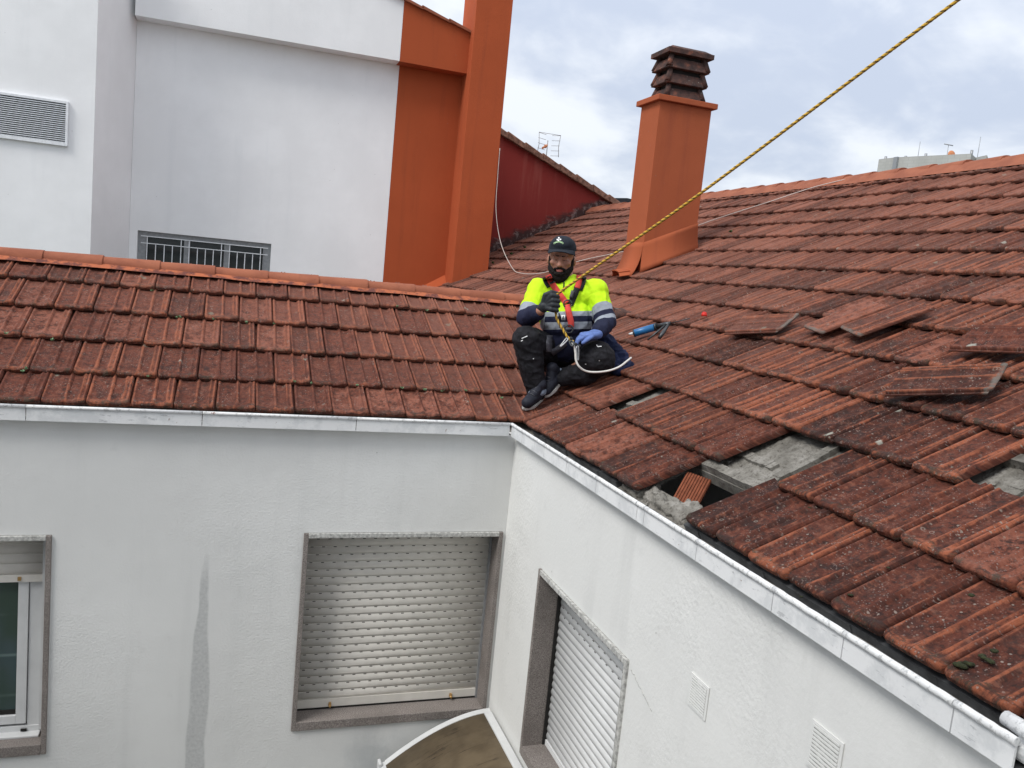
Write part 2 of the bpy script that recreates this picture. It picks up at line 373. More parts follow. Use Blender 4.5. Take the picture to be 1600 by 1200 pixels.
    far_haze_lichen = g.math('MULTIPLY', far_haze_lichen, g.math('ADD', .45, g.math('MULTIPLY', R2, .9))); c = g.mix(g.math('ADD', far_haze_lichen, pale), c, g.mix(g.noise(g.vmath('MULTIPLY', q, (40, 9, 1)), 1, 3), (.130, .046, .031), (.32, .142, .100)))  # far tiles paler by position: haze and lichen mixed into the colour
    if g_edge: c = g.mix(g.math('MULTIPLY', g.ss(g.math('ADD', fr, g.math('MULTIPLY', g.noise(q, 30, 4), .6)), 1.15, 1.35), .8), c, (.13, .122, .108))
    h = g.math('ADD', g.noise(q, 110, 4, .7), g.math('ADD', g.math('MULTIPLY', g.noise(q, 22, 4), 1.2), g.math('MULTIPLY', sp, .5)))
    finish(g, c, g.ss(n1, .3, .7, .72, .95), g.bump(h, .9, .0022), spec=.25)
    return m
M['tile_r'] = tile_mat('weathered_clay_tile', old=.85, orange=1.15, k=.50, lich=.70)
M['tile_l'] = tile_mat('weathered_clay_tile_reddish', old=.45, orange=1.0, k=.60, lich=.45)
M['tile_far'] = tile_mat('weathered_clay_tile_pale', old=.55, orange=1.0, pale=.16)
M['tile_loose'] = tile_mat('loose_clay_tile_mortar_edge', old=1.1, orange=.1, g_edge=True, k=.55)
M['ridge'] = None
m, g = new_mat('orange_ridge_mortar'); p = g.pos(); a = g.noise(p, 5, 5, .6)
c = g.mix(g.ss(a, .35, .65), (.315, .108, .058), (.24, .078, .043)); c = g.mix(g.math('MULTIPLY', g.ss(g.noise(p, 40, 4, .7), .58, .7), .5), c, (.20, .07, .045))
finish(g, c, .85, g.bump(g.noise(p, 60, 4), .7, .002)); M['ridge'] = m
m, g = new_mat('ridge_mortar_stained'); p = g.pos(); a = g.noise(p, 9, 5, .7)
c = g.mix(g.ss(a, .42, .58), (.40, .12, .055), (.13, .045, .035))
finish(g, c, .9, g.bump(g.noise(p, 60, 4), .7, .003)); M['ridge_mortar'] = m
m, g = new_mat('chimney_cowl_clay'); p = g.pos(); a = g.noise(p, 12, 5, .7)
c = g.ramp(a, [(.36, (.035, .024, .023)), (.55, (.085, .045, .037)), (.72, (.24, .09, .055))])
c = g.mix(g.ss(g.noise(p, 60, 3), .68, .74), c, (.3, .28, .24)); finish(g, c, .9, g.bump(a, .7, .004)); M['cowl'] = m
# clothes and gear
def cloth(name, col, rough=.85, var=.12, wr=1.0, sheen=0):
    m, g = new_mat(name); p = g.pos(); n = g.noise(p, 26, 4, .6, .8)
    c = g.mix(g.ss(n, .3, .7), tuple(v * (1 - var) for v in col), tuple(min(1, v * (1 + var)) for v in col))
    finish(g, c, rough, g.bump(g.math('ADD', n, g.math('MULTIPLY', g.noise(p, 420, 2), .15)), .7 * wr, .006), spec=.2)
    return m
M['hivis'] = cloth('hi_vis_yellow_cloth', (.56, .86, .015), .8, .05)
m, g = new_mat('hi_vis_banded_shirt_cloth'); p = g.pos(); bd_ = g.attr('band'); n = g.noise(p, 26, 4, .6, .8)
isg = g.math('ADD', g.math('MULTIPLY', g.ss(bd_, .163, .167), g.ss(bd_, .242, .238)), g.math('MULTIPLY', g.ss(bd_, .328, .332), g.ss(bd_, .447, .443)))
yel = g.ss(bd_, .167, .163); c = g.mix(yel, (.016, .019, .045), g.mix(n, (.50, .80, .012), (.58, .90, .02))); c = g.mix(isg, c, (.30, .33, .38))
finish(g, c, .75, g.bump(g.math('ADD', n, g.math('MULTIPLY', g.noise(p, 420, 2), .15)), .7, .006), spec=.2); M['shirt'] = m
M['navy'] = cloth('navy_cloth', (.018, .022, .048), .85, .3)
M['black_cloth'] = cloth('black_cloth', (.014, .014, .017), .8, .55)
M['trouser'] = M['black_cloth']
M['grey_band'] = cloth('reflective_grey_band', (.33, .36, .41), .5, .1, .5)
M['glove_black'] = cloth('black_rubber_glove', (.030, .034, .038), .5, .2, .5)
M['glove_blue'] = cloth('blue_knit_glove', (.13, .20, .46), .85, .2, .6)
M['red_strap'] = cloth('red_webbing', (.66, .075, .06), .7, .08, .3)
M['black_strap'] = cloth('black_webbing', (.018, .018, .022), .6, .2, .3)
M['grey_strap'] = cloth('grey_webbing', (.10, .10, .115), .6, .2, .3)
M['jacket'] = cloth('navy_jacket_cloth', (.014, .020, .055), .85, .3)
M['cap'] = cloth('dark_cap_cloth', (.018, .022, .030), .85, .15, .3)
M['shoe'] = cloth('dark_shoe_leather', (.020, .022, .032), .6, .3, .5)
M['sole'] = simple('white_shoe_sole', (.50, .50, .48), .6)
M['sock'] = simple('pale_denim_hem', (.22, .27, .34), .9, .3, 60)
m, g = new_mat('skin'); p = g.pos(); n = g.noise(p, 22, 4); c = g.mix(g.ss(n, .3, .7), (.33, .155, .105), (.42, .205, .14))
finish(g, c, .55, g.bump(g.noise(p, 260, 3), .4, .0008), spec=.35); g.b.inputs['Subsurface Weight'].default_value = .06; M['skin'] = m
M['lip_skin'] = simple('lips', (.40, .13, .11), .5, .1, 40)
m, g = new_mat('beard_hair'); p = g.pos(); n = g.noise(g.vmath('MULTIPLY', p, (220, 220, 70)), 1.0, 3, .7)
finish(g, g.mix(n, (.006, .005, .005), (.026, .021, .019)), .85, g.bump(n, 1.0, .005), spec=.15); M['hair'] = m
M['eye'] = simple('dark_eye', (.03, .018, .014), .3)
M['logo_green'] = simple('pale_green_print', (.45, .66, .36), .7, .05)
M['logo_white'] = simple('white_print', (.75, .76, .76), .7, .05)
M['ink'] = simple('black_ink', (.02, .02, .02), .7, .05)
m, g = new_mat('yellow_rope'); rs = g.attr('strand'); p = g.pos()
c = g.mix(g.ss(rs, .55, .75), (.62, .36, .035), (.07, .045, .02)); c = g.mix(g.ss(g.noise(p, 300, 2), .5, .7), c, (.68, .50, .14))
finish(g, c, .85, g.bump(g.noise(p, 500, 2), .5, .001)); M['rope'] = m
M['white_rope'] = simple('white_lanyard_rope', (.70, .68, .64), .8, .08, 200, .0008)
M['cable'] = simple('white_cable', (.50, .43, .39), .6, .1, 40)
M['blue_tube'] = simple('blue_plastic_tube', (.012, .13, .33), .35, .1, 30, .0002, spec=.5)
M['gun_metal'] = simple('dark_gun_metal', (.07, .075, .08), .4, .2, 50, .0003, metal=.7)
M['red_plastic'] = simple('red_plastic', (.62, .03, .02), .4, .1)
M['brass'] = simple('brass', (.48, .30, .12), .4, .1, 40, metal=.6)
m, g = new_mat('brown_awning_sheet'); o_ = g.pos(); st = g.noise(g.vmath('MULTIPLY', o_, (5, 75, 5)), 1.0, 5, .7, .6)
pt = g.noise(o_, 5, 4, .6); c = g.mix(g.ss(g.noise(o_, 9, 4), .3, .7), (.105, .078, .046), (.155, .118, .072))
c = g.mix(g.math('MULTIPLY', g.ss(st, .56, .63), g.ss(pt, .42, .62)), c, (.030, .019, .012)); finish(g, c, .55, g.bump(st, .3, .001), spec=.4); M['awning'] = m
M['leaf'] = simple('small_green_leaf', (.055, .11, .035), .7, .4, 120)
M['leaf_pale'] = simple('pale_succulent_leaf', (.17, .28, .15), .7, .3, 120)
M['moss'] = simple('dark_moss', (.028, .032, .014), 1, .5, 150, .003)
M['tar'] = simple('black_roof_felt', (.022, .024, .03), .5, .3, 20)
M['orange_dish'] = simple('orange_dish', (.55, .22, .10), .6)
M['antenna'] = simple('antenna_metal', (.26, .25, .25), .5, .2, 30, metal=.3)
M['verge'] = M['tile_far']

# ------------------------------------------------------------------ ground
mb = MB(); mb.quad((-900, -900, -5.62), (900, -900, -5.62), (900, 900, -5.62), (-900, 900, -5.62))
tag(mb.build('ground', M['far_ground'], origin=(0, 0, -5.62)), 'flat ground far below the roofs', None, None, 'structure')
mb = MB(); mb.quad((-6, -5.6, -5.6), (.62, -5.6, -5.6), (.62, 0, -5.6), (-6, 0, -5.6))
tag(mb.build('courtyard_floor', M['ground']), 'grey paved floor of the courtyard', None, None, 'structure')

# ------------------------------------------------------------------ wall with openings
def wall_holes(mb, o, e1, e2, w, h, holes, depth, nrm):
    """plane wall: origin o, axes e1 (width) e2 (height), holes [(a0,a1,b0,b1)], thickness along -nrm with reveals"""
    o, e1, e2, nrm = Vector(o), Vector(e1), Vector(e2), Vector(nrm)
    us = sorted({0, w, *[v for q in holes for v in q[:2]]}); vs = sorted({0, h, *[v for q in holes for v in q[2:]]})
    V = {}
    def P(u, v, k):
        key = (u, v, k)
        if key not in V: V[key] = mb.bm.verts.new(o + e1 * u + e2 * v - nrm * (depth * k))
        return V[key]
    def solid(i, j):
        if i < 0 or j < 0 or i >= len(us) - 1 or j >= len(vs) - 1: return False
        cu, cv = (us[i] + us[i+1]) / 2, (vs[j] + vs[j+1]) / 2
        return not any(a < cu < b and c < cv < d for a, b, c, d in holes)
    for i in range(len(us) - 1):
        for j in range(len(vs) - 1):
            if not solid(i, j): continue
            a, b, c, d = us[i], us[i+1], vs[j], vs[j+1]
            mb.bm.faces.new((P(a, c, 0), P(b, c, 0), P(b, d, 0), P(a, d, 0))); mb.bm.faces.new((P(a, d, 1), P(b, d, 1), P(b, c, 1), P(a, c, 1)))
            for (di, dj, q) in ((-1, 0, (a, c, a, d)), (1, 0, (b, c, b, d)), (0, -1, (a, c, b, c)), (0, 1, (a, d, b, d))):
                if not solid(i + di, j + dj):
                    mb.bm.faces.new((P(q[0], q[1], 0), P(q[2], q[3], 0), P(q[2], q[3], 1), P(q[0], q[1], 1)))

# ================================================================== THE WHITE HOUSE
house = empty('white_house', (.62, 0, -5.6), 'white rendered house with red clay tiled roofs meeting in a valley', 'house')
ZB = -5.6
mb = MB(); wall_holes(mb, (-6, 0, ZB), (1, 0, 0), (0, 0, 1), 6.634, 5.55,
    [(6 - .530, 6 + .602, ZB * -1 - 1.775, -ZB - .630), (6 - 2.95, 6 - 1.737, -ZB - 1.785, -ZB - .630)], .22, (0, -1, 0))
w1 = mb.build('wall', M['white_wall'], house)
mb = MB(); wall_holes(mb, (.62, 0, ZB), (0, -1, 0), (0, 0, 1), 6.4, 5.55, [(.585, 1.612, -ZB - 1.66, -ZB - .632)], .22, (-1, 0, 0))
w2 = mb.build('wall', M['white_rough'], house)
mb = MB()
mb.box((-6, 2.6, ZB), (.8, 2.8, -.05)); mb.box((-6.2, 0, ZB), (-6.0, 2.8, -.05)); mb.box((.62, -6.6, ZB), (9.0, -6.4, -.05))
mb.box((.62, 8.8, ZB), (9, 8.99, -.05)); mb.box((9, -6.6, ZB), (9.2, 9, -.05)); mb.box((.842, .23, -2.6), (.9, 2.6, -.3))
mb.box((.86, -6.3, -.62), (8.9, 8.7, -.5)); mb.box((-5.9, .25, -.62), (.6, 2.55, -.5))
mb.build('wall', M['white_wall'], house)

# gutters: each section a part
def gutter_left(x0, x1):
    mb = MB(); prof = [(-.052, -.052), (-.052, .012), (-.046, .012), (-.046, -.046), (.02, -.046), (.02, -.052)]
    mb.prism([(x0, a, b) for a, b in prof], (x1 - x0 - .004, 0, 0))
    o = mb.build('gutter', M['gutter'], house)
    t = MB(); t.tube([(x0, -.052, .017), (x1 - .002, -.052, .017)], .0085, 8); t.build('gutter_lip', M['lip'], o)
gs = [-6, -5.2, -4.4, -3.45, -2.65, -1.85, -1.07, -.30, .566]
for a, b in zip(gs, gs[1:]): gutter_left(a, b)
def gutter_right(y0, y1):
    mb = MB(); prof = [(.573, -.052), (.573, .012), (.579, .012), (.579, -.046), (.68, -.046), (.68, -.052)]
    mb.prism([(a, y0, b) for a, b in prof], (0, y1 - y0 + .004, 0))
    o = mb.build('gutter', M['gutter'], house)
    pts = [(.573 + .002 * noise.noise((0, k * .7, 3)), y0 + (y1 - y0 + .002) * k / 10, .017 + .002 * noise.noise((0, 0, k * .9 + y0 * 7))) for k in range(11)]
    t = MB(); t.tube(pts, .0098, 8); t.build('gutter_lip', M['lip'], o)
gr = [-.052, -.237, -.58, -.882, -1.224, -1.612, -1.672, -2.055, -2.479, -2.775, -3.122, -3.275]
for a, b in zip(gr, gr[1:]): gutter_right(a, b)
mb = MB(); mb.box((.579, -3.27, -.0455), (.68, -.0465, -.044)); mb.box((-6, -.046, -.0455), (.579, .02, -.044)); mb.build('gutter_lining', M['gutter_in'], house)
# second, rounder gutter starting where the first one ends, and the lumpy plastered ledge below it
mb = MB(); mb.prism([(.585 + .0 + .05 * math.cos(a) + .05, -3.24, .005 + .05 * math.sin(a)) for a in [math.pi + k * math.pi / 10 for k in range(11)]] + [(.672, -3.24, .005), (.60, -3.24, -.02)][:1], (0, -3.0, 0))
o = mb.build('gutter', M['gutter'], house)
t = MB(); t.tube([(.605, -3.215, .034), (.600, -3.3, .034), (.596, -6.2, .03)], [.016, .019, .019], 10); t.build('gutter_lip', M['lip'], o)
me_b = MB()
for k in range(26):
    me_b.ell((.50 + random.uniform(0, .09), -3.24 - random.random() * .35, -.135 - random.uniform(0, .02)), (.04, .05, .028), seg=10)
me_b.box((.50, -3.7, -.5), (.62, -3.24, -.135))
me = remeshed(me_b, 'plaster_ledge', .006, 1)
for v in me.vertices: v.co += v.normal * (.010 * noise.noise(v.co * 50) + .004 * noise.noise(v.co * 120))
put_mesh(me, 'plaster_ledge', M['white_rough'], house)

# ------------------------------------------------------------------ shuttered windows
def slat_mesh(length, h, th, slots=True, rows_off=0.0):
    """roller shutter slat along +x, bowed face towards -y, top at z=h, slot row near the top"""
    mb = MB(); prof = []
    for k in range(6):
        t = k / 5; prof.append((-th * math.sin(math.pi * t) * .9 - .001, .0035 + t * (h - .006)))
    prof = [(0, 0), (-.0, .0034)] + prof + [(0.0, h)]
    a = [mb.bm.verts.new((0, y, z)) for y, z in prof]; b = [mb.bm.verts.new((length, y, z)) for y, z in prof]
    for i in range(len(prof) - 1): f = mb.bm.faces.new((a[i], b[i], b[i+1], a[i+1])); f.smooth = True
    mb.bm.faces.new(a); mb.bm.faces.new(b[::-1])
    if slots:
        x = .025 + rows_off
        while x < length - .03:
            mb.box((x, -.0022, h - .0045), (x + .016, .0004, h - .0008), 1); x += .064
    me = mb.mesh('slat'); return me
def shutter(name_parent, W0, length, z_top, z_bot, n, mats, slot_rows, bar_h=.05):
    sh = bpy.data.objects.new('shutter', None); sh.empty_display_size = .05; link(sh, name_parent, W0 @ Matrix.Translation((0, 0, z_bot)))
    h = (z_top - z_bot - bar_h) / n
    ms = [slat_mesh(length, h, .0045, True, 0), slat_mesh(length, h, .0045, True, .032), slat_mesh(length, h, .0055, False)]
    for m in ms:
        m.materials.append(mats); m.materials.append(M['dark'])
    for k in range(n):
        zz = z_bot + bar_h + k * h; row_from_top = n - 1 - k
        m = ms[row_from_top % 2] if row_from_top < slot_rows else ms[2]
        o = bpy.data.objects.new('slat', m); link(o, sh, W0 @ Matrix.Translation((0, 0.0006 * (k % 3), zz)))
    return sh, h
def surround(mb_list, parent): pass
# left big shutter window (in the wall Y = 0)
def granite_box(parent, name, a, b, mat='granite', bev=.003):
    return MB().box(a, b, 0, None, bev).build(name, M[mat], parent)
win = bpy.data.objects.new('shuttered_window', None); link(win, house, Matrix.Translation((.03, 0, -1.775)))
granite_box(win, 'jamb', (-.530, -.012, -1.772), (-.505, .15, -.632)); granite_box(win, 'jamb', (.577, -.012, -1.772), (.602, .15, -.632))
granite_box(win, 'lintel', (-.505, -.014, -.657), (.577, .15, -.632), 'granite_light')
granite_box(win, 'sill', (-.505, -.014, -1.772), (.577, .15, -1.722))
shl, hh = shutter(win, Matrix.Translation((-.503, .125, 0)), 1.078, -.66, -1.712, 22, M['slat'], 22, .05)
b = MB(); b.box((-.503, .117, -1.712), (.575, .133, -1.664)); b.box((-.503, .112, -1.720), (.575, .135, -1.7125), 1); b.build('bottom_bar', [M['slat'], M['dark']], shl)
for x_ in (-.31, .41):
    b = MB(); b.tube([(x_, .118, -1.698), (x_, .098, -1.698), (x_, .090, -1.698)], [.009, .009, .006], 8); b.box((x_ - .006, .10, -1.703), (x_ + .006, .117, -1.683)); b.build('stopper', M['brass'], shl)
MB().box((.566, .108, -1.72), (.577, .13, -.66)).build('guide_rail', M['alu'], win); MB().box((-.505, .112, -1.72), (-.4975, .13, -.66)).build('guide_rail', M['alu'], win)
b = MB(); b.box((-.5, .15, -1.77), (.577, .2, -.64)); b.build('backing', M['dark'], win)
# right shutter window (in the wall X = .62)
win = bpy.data.objects.new('shuttered_window', None); link(win, house, Matrix.Translation((.62, -1.1, -1.66)))
granite_box(win, 'jamb', (.608, -.610, -1.657), (.775, -.585, -.634)); granite_box(win, 'jamb', (.608, -1.612, -1.657), (.775, -1.587, -.634), 'granite_light')
granite_box(win, 'lintel', (.606, -1.587, -.659), (.775, -.610, -.634), 'granite_light')
granite_box(win, 'sill', (.606, -1.587, -1.657), (.775, -.610, -1.607))
W0 = Matrix.Translation((.745, -.612, 0)) @ Matrix.Rotation(-math.pi / 2, 4, 'Z')
shr, hh = shutter(win, W0, .973, -.662, -1.605, 22, M['slat_white'], 6, .03)
b = MB(); b.box((.737, -1.585, -1.605), (.75, -.612, -1.577)); b.build('bottom_bar', M['slat_white'], shr)
MB().box((.722, -.619, -1.605), (.745, -.612, -.66)).build('guide_rail', M['dark'], win); MB().box((.728, -1.587, -1.605), (.745, -1.58, -.66)).build('guide_rail', M['dark'], win)
b = MB(); b.box((.77, -1.587, -1.6), (.80, -.61, -.64)); b.build('backing', M['dark'], win)
# far left window with its shutter half raised
win = bpy.data.objects.new('window', None); link(win, house, Matrix.Translation((-2.34, 0, -1.785)))
granite_box(win, 'jamb', (-2.95, -.012, -1.783), (-2.925, .15, -.632)); granite_box(win, 'jamb', (-1.762, -.012, -1.783), (-1.737, .15, -.632))
granite_box(win, 'lintel', (-2.925, -.014, -.657), (-1.762, .15, -.632), 'granite_light')
granite_box(win, 'sill', (-2.925, -.014, -1.783), (-1.762, .15, -1.728))
shf, hh = shutter(win, Matrix.Translation((-2.92, .10, 0)), 1.13, -.66, -.905, 4, M['slat'], 0, .04)
b = MB(); b.box((-2.92, .092, -.905), (-1.79, .108, -.867)); b.box((-1.90, .084, -.895), (-1.885, .092, -.877), 1); b.build('bottom_bar', [M['slat'], M['brass']], shf)
b = MB(); b.box((-1.79, .085, -1.70), (-1.762, .11, -.66)); b.build('guide_rail', M['pvc'], win)
b = MB(); b.box((-1.85, .112, -1.69), (-1.79, .15, -.905)); b.box((-2.92, .108, -1.73), (-1.79, .16, -1.685)); b.box((-2.92, .06, -1.728), (-1.785, .12, -1.716)); b.build('frame', M['pvc'], win, bevel=.002)
b = MB(); b.box((-1.90, .105, -1.672), (-1.853, .145, -.905)); b.box((-2.92, .105, -1.672), (-1.90, .145, -1.625)); b.build('sash', M['pvc'], win, bevel=.002)
b = MB(); b.box((-2.92, .125, -1.625), (-1.90, .13, -.905)); b.build('pane', M['glass_curtain'], win)
b = MB(); b.box((-2.92, .118, -1.622), (-1.905, .124, -1.60)); b.build('gasket', M['dark'], win)
b = MB(); b.box((-1.875, .1, -1.712), (-1.848, .107, -1.70)); b.build('drain_cap', M['dark'], win)
b = MB(); b.box((-2.92, .16, -1.74), (-1.79, .2, -.64)); b.build('backing', M['dark'], win)
# wall vents on the right wall
for (ya, yb, zt, zb_) in ((-2.055, -2.17, -.455, -.575), (-2.66, -2.785, -.285, -.42)):
    b = MB(); b.box((.615, yb, zb_), (.619, ya, zt), 0, None, .001); v = b.build('vent_grille', M['white_rough'], house)
    b = MB(); n_ = 11
    for k in range(n_):
        z_ = zb_ + .012 + (zt - zb_ - .024) * k / (n_ - 1); b.box((.6125, yb + .010, z_ - .0036), (.6139, ya - .010, z_ + .0026))
    d = MB(); d.box((.6140, yb + .012, zb_ + .008), (.6146, ya - .012, zt - .008)); d.build('shadow_gap', M['granite_light'], v)  # flush grey sheet stands in for the shade between louvres
    tag(b.build('louvre', M['white_rough'], v), kind='stuff')
# fine crack in the right wall
b = MB(); pts = [(.6185, -1.635 - t * .19, -.64 - .02 - .07 * t - .012 * noise.noise((t * 9, 0, 0))) for t in [k / 12 for k in range(13)]]
b.tube(pts, .0014, 4); b.build('crack', M['granite_light'], house)

# ------------------------------------------------------------------ roof decks
cr, sr_ = math.cos(TR), math.sin(TR); cl_, sl_ = math.cos(TL), math.sin(TL)
def PR(s, y, h=0.0): return Vector((XR0 + s * cr - h * sr_, y, s * sr_ + h * cr))       # right slope coordinates
def PL(s, x, h=0.0): return Vector((x, s * cl_ - h * sl_, s * sl_ + h * cl_))
roofR = None
def slab(mb, P, s0, s1, a0, a1, h0, h1, mi=0):
    v = [mb.bm.verts.new(P(s, a, h)) for h in (h0, h1) for s, a in ((s0, a0), (s1, a0), (s1, a1), (s0, a1))]
    for q in ((0,1,2,3),(7,6,5,4),(0,4,5,1),(1,5,6,2),(2,6,7,3),(3,7,4,0)):
        f = mb.bm.faces.new([v[i] for i in q]); f.material_index = mi
HD = -.068
mb = MB()
hs0, hs1, hy0, hy1 = .14, .345, -1.82, -1.22      # hole through the deck
slab(mb, PR, .03, 4.73, -6.4, hy0, HD - .05, HD); slab(mb, PR, .03, 4.73, hy1, 9.0, HD - .05, HD)
slab(mb, PR, .03, hs0, hy0, hy1, HD - .05, HD); slab(mb, PR, hs1, 4.73, hy0, hy1, HD - .05, HD)
roofR = mb.build('roof', M['concrete'], house)
mb = MB()
for (s, y0, y1, hh_) in ((.37, -2.35, -1.05, .034), (.52, -1.66, -1.2, .020), (.55, -.9, -.3, .03), (.97, -3.4, -2.2, .036), (.78, -3.3, -2.2, .012)):
    mb = MB(); n_ = 14
    for k in range(n_):
        a0, a1 = y0 + (y1 - y0) * k / n_, y0 + (y1 - y0) * (k + 1) / n_ + .004
        j = .004 * noise.noise((k * .8, s * 9, 0)); slab(mb, PR, s - .022 + j, s + .022 + j, a0, a1, HD - .01, HD + hh_ + j)
    mb.build('batten', M['concrete'], roofR)
for (s0, s1, y0, y1) in ((.355, .76, -1.83, -1.18), (.68, 1.08, -3.0, -2.36), (.36, .70, -.64, -.40)):
    mb = MB(); nu, nv = 40, 60; G = []
    for i in range(nu + 1):
        G.append([mb.bm.verts.new(PR(s0 + (s1 - s0) * i / nu, y0 + (y1 - y0) * j / nv, HD + .004 + (.006 * noise.noise((i * .35, j * .3, s0 * 9)) + .004 * noise.noise((i * .9, j * .8, 4)) + .005 * max(0, math.sin(j * .42 + .6 * noise.noise((i * .1, 0, 2)))) ** 4) * min(1, i / 3, j / 3, (nu - i) / 3, (nv - j) / 3))) for j in range(nv + 1)])
    for i in range(nu):
        for j in range(nv): mb.bm.faces.new((G[i][j], G[i+1][j], G[i+1][j+1], G[i][j+1]))
    mb.build('screed', M['concrete'], roofR)
# sloping mortar fillets that the tiles were bedded on
for (s0, s1, y, hh_) in ((.36, .74, -1.76, .030), (.70, 1.05, -2.5, .02), (.40, .70, -.62, .03)):
    mb = MB()
    for k in range(8):
        a0, a1 = s0 + (s1 - s0) * k / 8, s0 + (s1 - s0) * (k + 1) / 8; j = .006 * noise.noise((k, y * 5, 2)); slab(mb, PR, a0, a1 + .003, y - .022 + j, y + .022 + j, HD - .01, HD + hh_ + j)
    mb.build('mortar_fillet', M['concrete'], roofR)
# broken mortar at the eave by the hole
lump = MB(); random.seed(3)
for (y0, y1, s0, s1, h0) in ((-1.18, -1.34, .04, .150, .020), (-1.33, -1.46, .05, .118, .012), (-1.44, -1.60, .05, .11, .022), (-1.58, -1.70, .04, .15, .022)):
    slab(lump, PR, s0, s1, y1, y0, HD - .03, HD + h0)
for k in range(22):
    y = random.uniform(-1.66, -1.17); s = random.uniform(.045, .10); r = random.uniform(.010, .022)
    slab(lump, PR, s, s + r * 1.6, y - r, y + r, HD - .01, HD + .020 + r * .6)
me = remeshed(lump, 'mortar_rubble', .006, 2)
nn = [v.normal.copy() for v in me.vertices]
for v, n in zip(me.vertices, nn):
    v.co += n * (.016 * noise.noise(v.co * 17) + .010 * noise.noise(v.co * 45) + .004 * noise.noise(v.co * 110))
put_mesh(me, 'mortar_rubble', M['concrete'], roofR)
rc = random.Random(9); b = MB()
for (s0, s1, y0, y1, n_) in ((.36, .72, -1.78, -1.20, 90), (.70, 1.0, -2.9, -2.4, 50), (.38, .66, -.62, -.42, 20), (.03, .13, -1.7, -1.2, 40)):
    for k in range(n_):
        r = rc.uniform(.0025, .010) * rc.uniform(.5, 1.2); P = PR(rc.uniform(s0, s1), rc.uniform(y0, y1), HD + r * .4)
        Mx = Matrix.Translation(P) @ Matrix.Rotation(rc.uniform(0, 6), 4, Vector((rc.random(), rc.random(), rc.random())).normalized())
        b.box((-r, -r * .8, -r * .5), (r, r * .7, r * .5), 0, Mx)
tag(b.build('mortar_crumbs', M['concrete'], roofR), kind='stuff')
# hollow clay board fallen into the hole, ribbed
Wb = Matrix.Translation(PR(.215, -1.45, -.105)) @ Matrix.Rotation(R_(35), 4, 'Z') @ Matrix.Rotation(R_(-40), 4, 'Y') @ Matrix.Rotation(R_(10), 4, 'X')
b = MB(); b.box((-.11, -.055, -.012), (.11, .055, .004), 0, Wb)
for k in range(9): b.box((-.11, -.052 + k * .0122, .004), (.11, -.052 + k * .0122 + .007, .009), 0, Wb)
b.build('hollow_brick', M['brick'], roofR)
# mortar bedding visible under the first course along the gutter
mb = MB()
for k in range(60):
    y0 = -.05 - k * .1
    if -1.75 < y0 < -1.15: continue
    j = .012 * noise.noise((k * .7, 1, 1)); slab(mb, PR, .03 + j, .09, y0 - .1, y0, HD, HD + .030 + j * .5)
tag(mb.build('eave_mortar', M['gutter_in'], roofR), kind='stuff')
# left wing: deck, back slope
mb = MB(); slab(mb, PL, .03, 1.60, -6, .9, HD - .05, HD)
slab(mb, lambda s, x, h: Vector((x, 2.88 - s * cl_ + h * sl_, s * sl_ + h * cl_)), .0, 1.60, -6, 1.9, HD - .05, -.01, 0)
mb.bm.faces.ensure_lookup_table()
roofL = mb.build('roof', M['concrete'], house)
# right wing back slope (beyond the ridge)
mb = MB(); slab(mb, lambda s, y, h: Vector((9.08 - s * cr + h * sr_, y, s * sr_ + h * cr)), .0, 4.7, -6.4, 9.0, HD - .05, -.01)
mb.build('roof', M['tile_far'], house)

# ------------------------------------------------------------------ clay tiles
US = [-.013, -.0015, 0, .004, .009, .014, .021, .030, .050, .078, .087, .094, .100, .106, .113, .122, .147, .155, .163, .172, .176, .181, .186, .191, .1935]
VS = [0, .004, .012, .024, .036, .050, .075, .14, .25, .345, .40]
USc = [-.013, -.0015, 0, .010, .028, .085, .100, .118, .152, .165, .186, .1935]; VSc = [0, .010, .045, .20, .39]
def sm(x, a, b): t = max(0, min(1, (x - a) / (b - a))); return t * t * (3 - 2 * t)
def tile_h(u, v):
    if u < -.0001: return -.015, 0.0
    # ribs widen into the front lip
    fl = math.exp(-v / .024)
    rim = 1 - sm(u, .010, .018 + .016 * fl)
    cw = .0045 + .018 * fl
    rib = 1 - sm(abs(u - .100), cw * .5, cw + .008)
    roll = sm(u, .150 - .014 * fl, .160); dip = 1 - .55 * (1 - sm(abs(u - .1735), .002, .005)) * sm(v, .01, .05)
    edge = 1 - sm(u, .186, .1965) * .8
    lipv = .62 * (1 - sm(v, .020, .042))
    m = max(rim * .8, rib, roll * dip * edge, lipv)
    h = .0120 * m + .0045 * roll * edge - .001
    if u < .003: h -= .003
    front_round = -.010 * (1 - sm(v, 0, .010)) ** 2
    return h + front_round, m
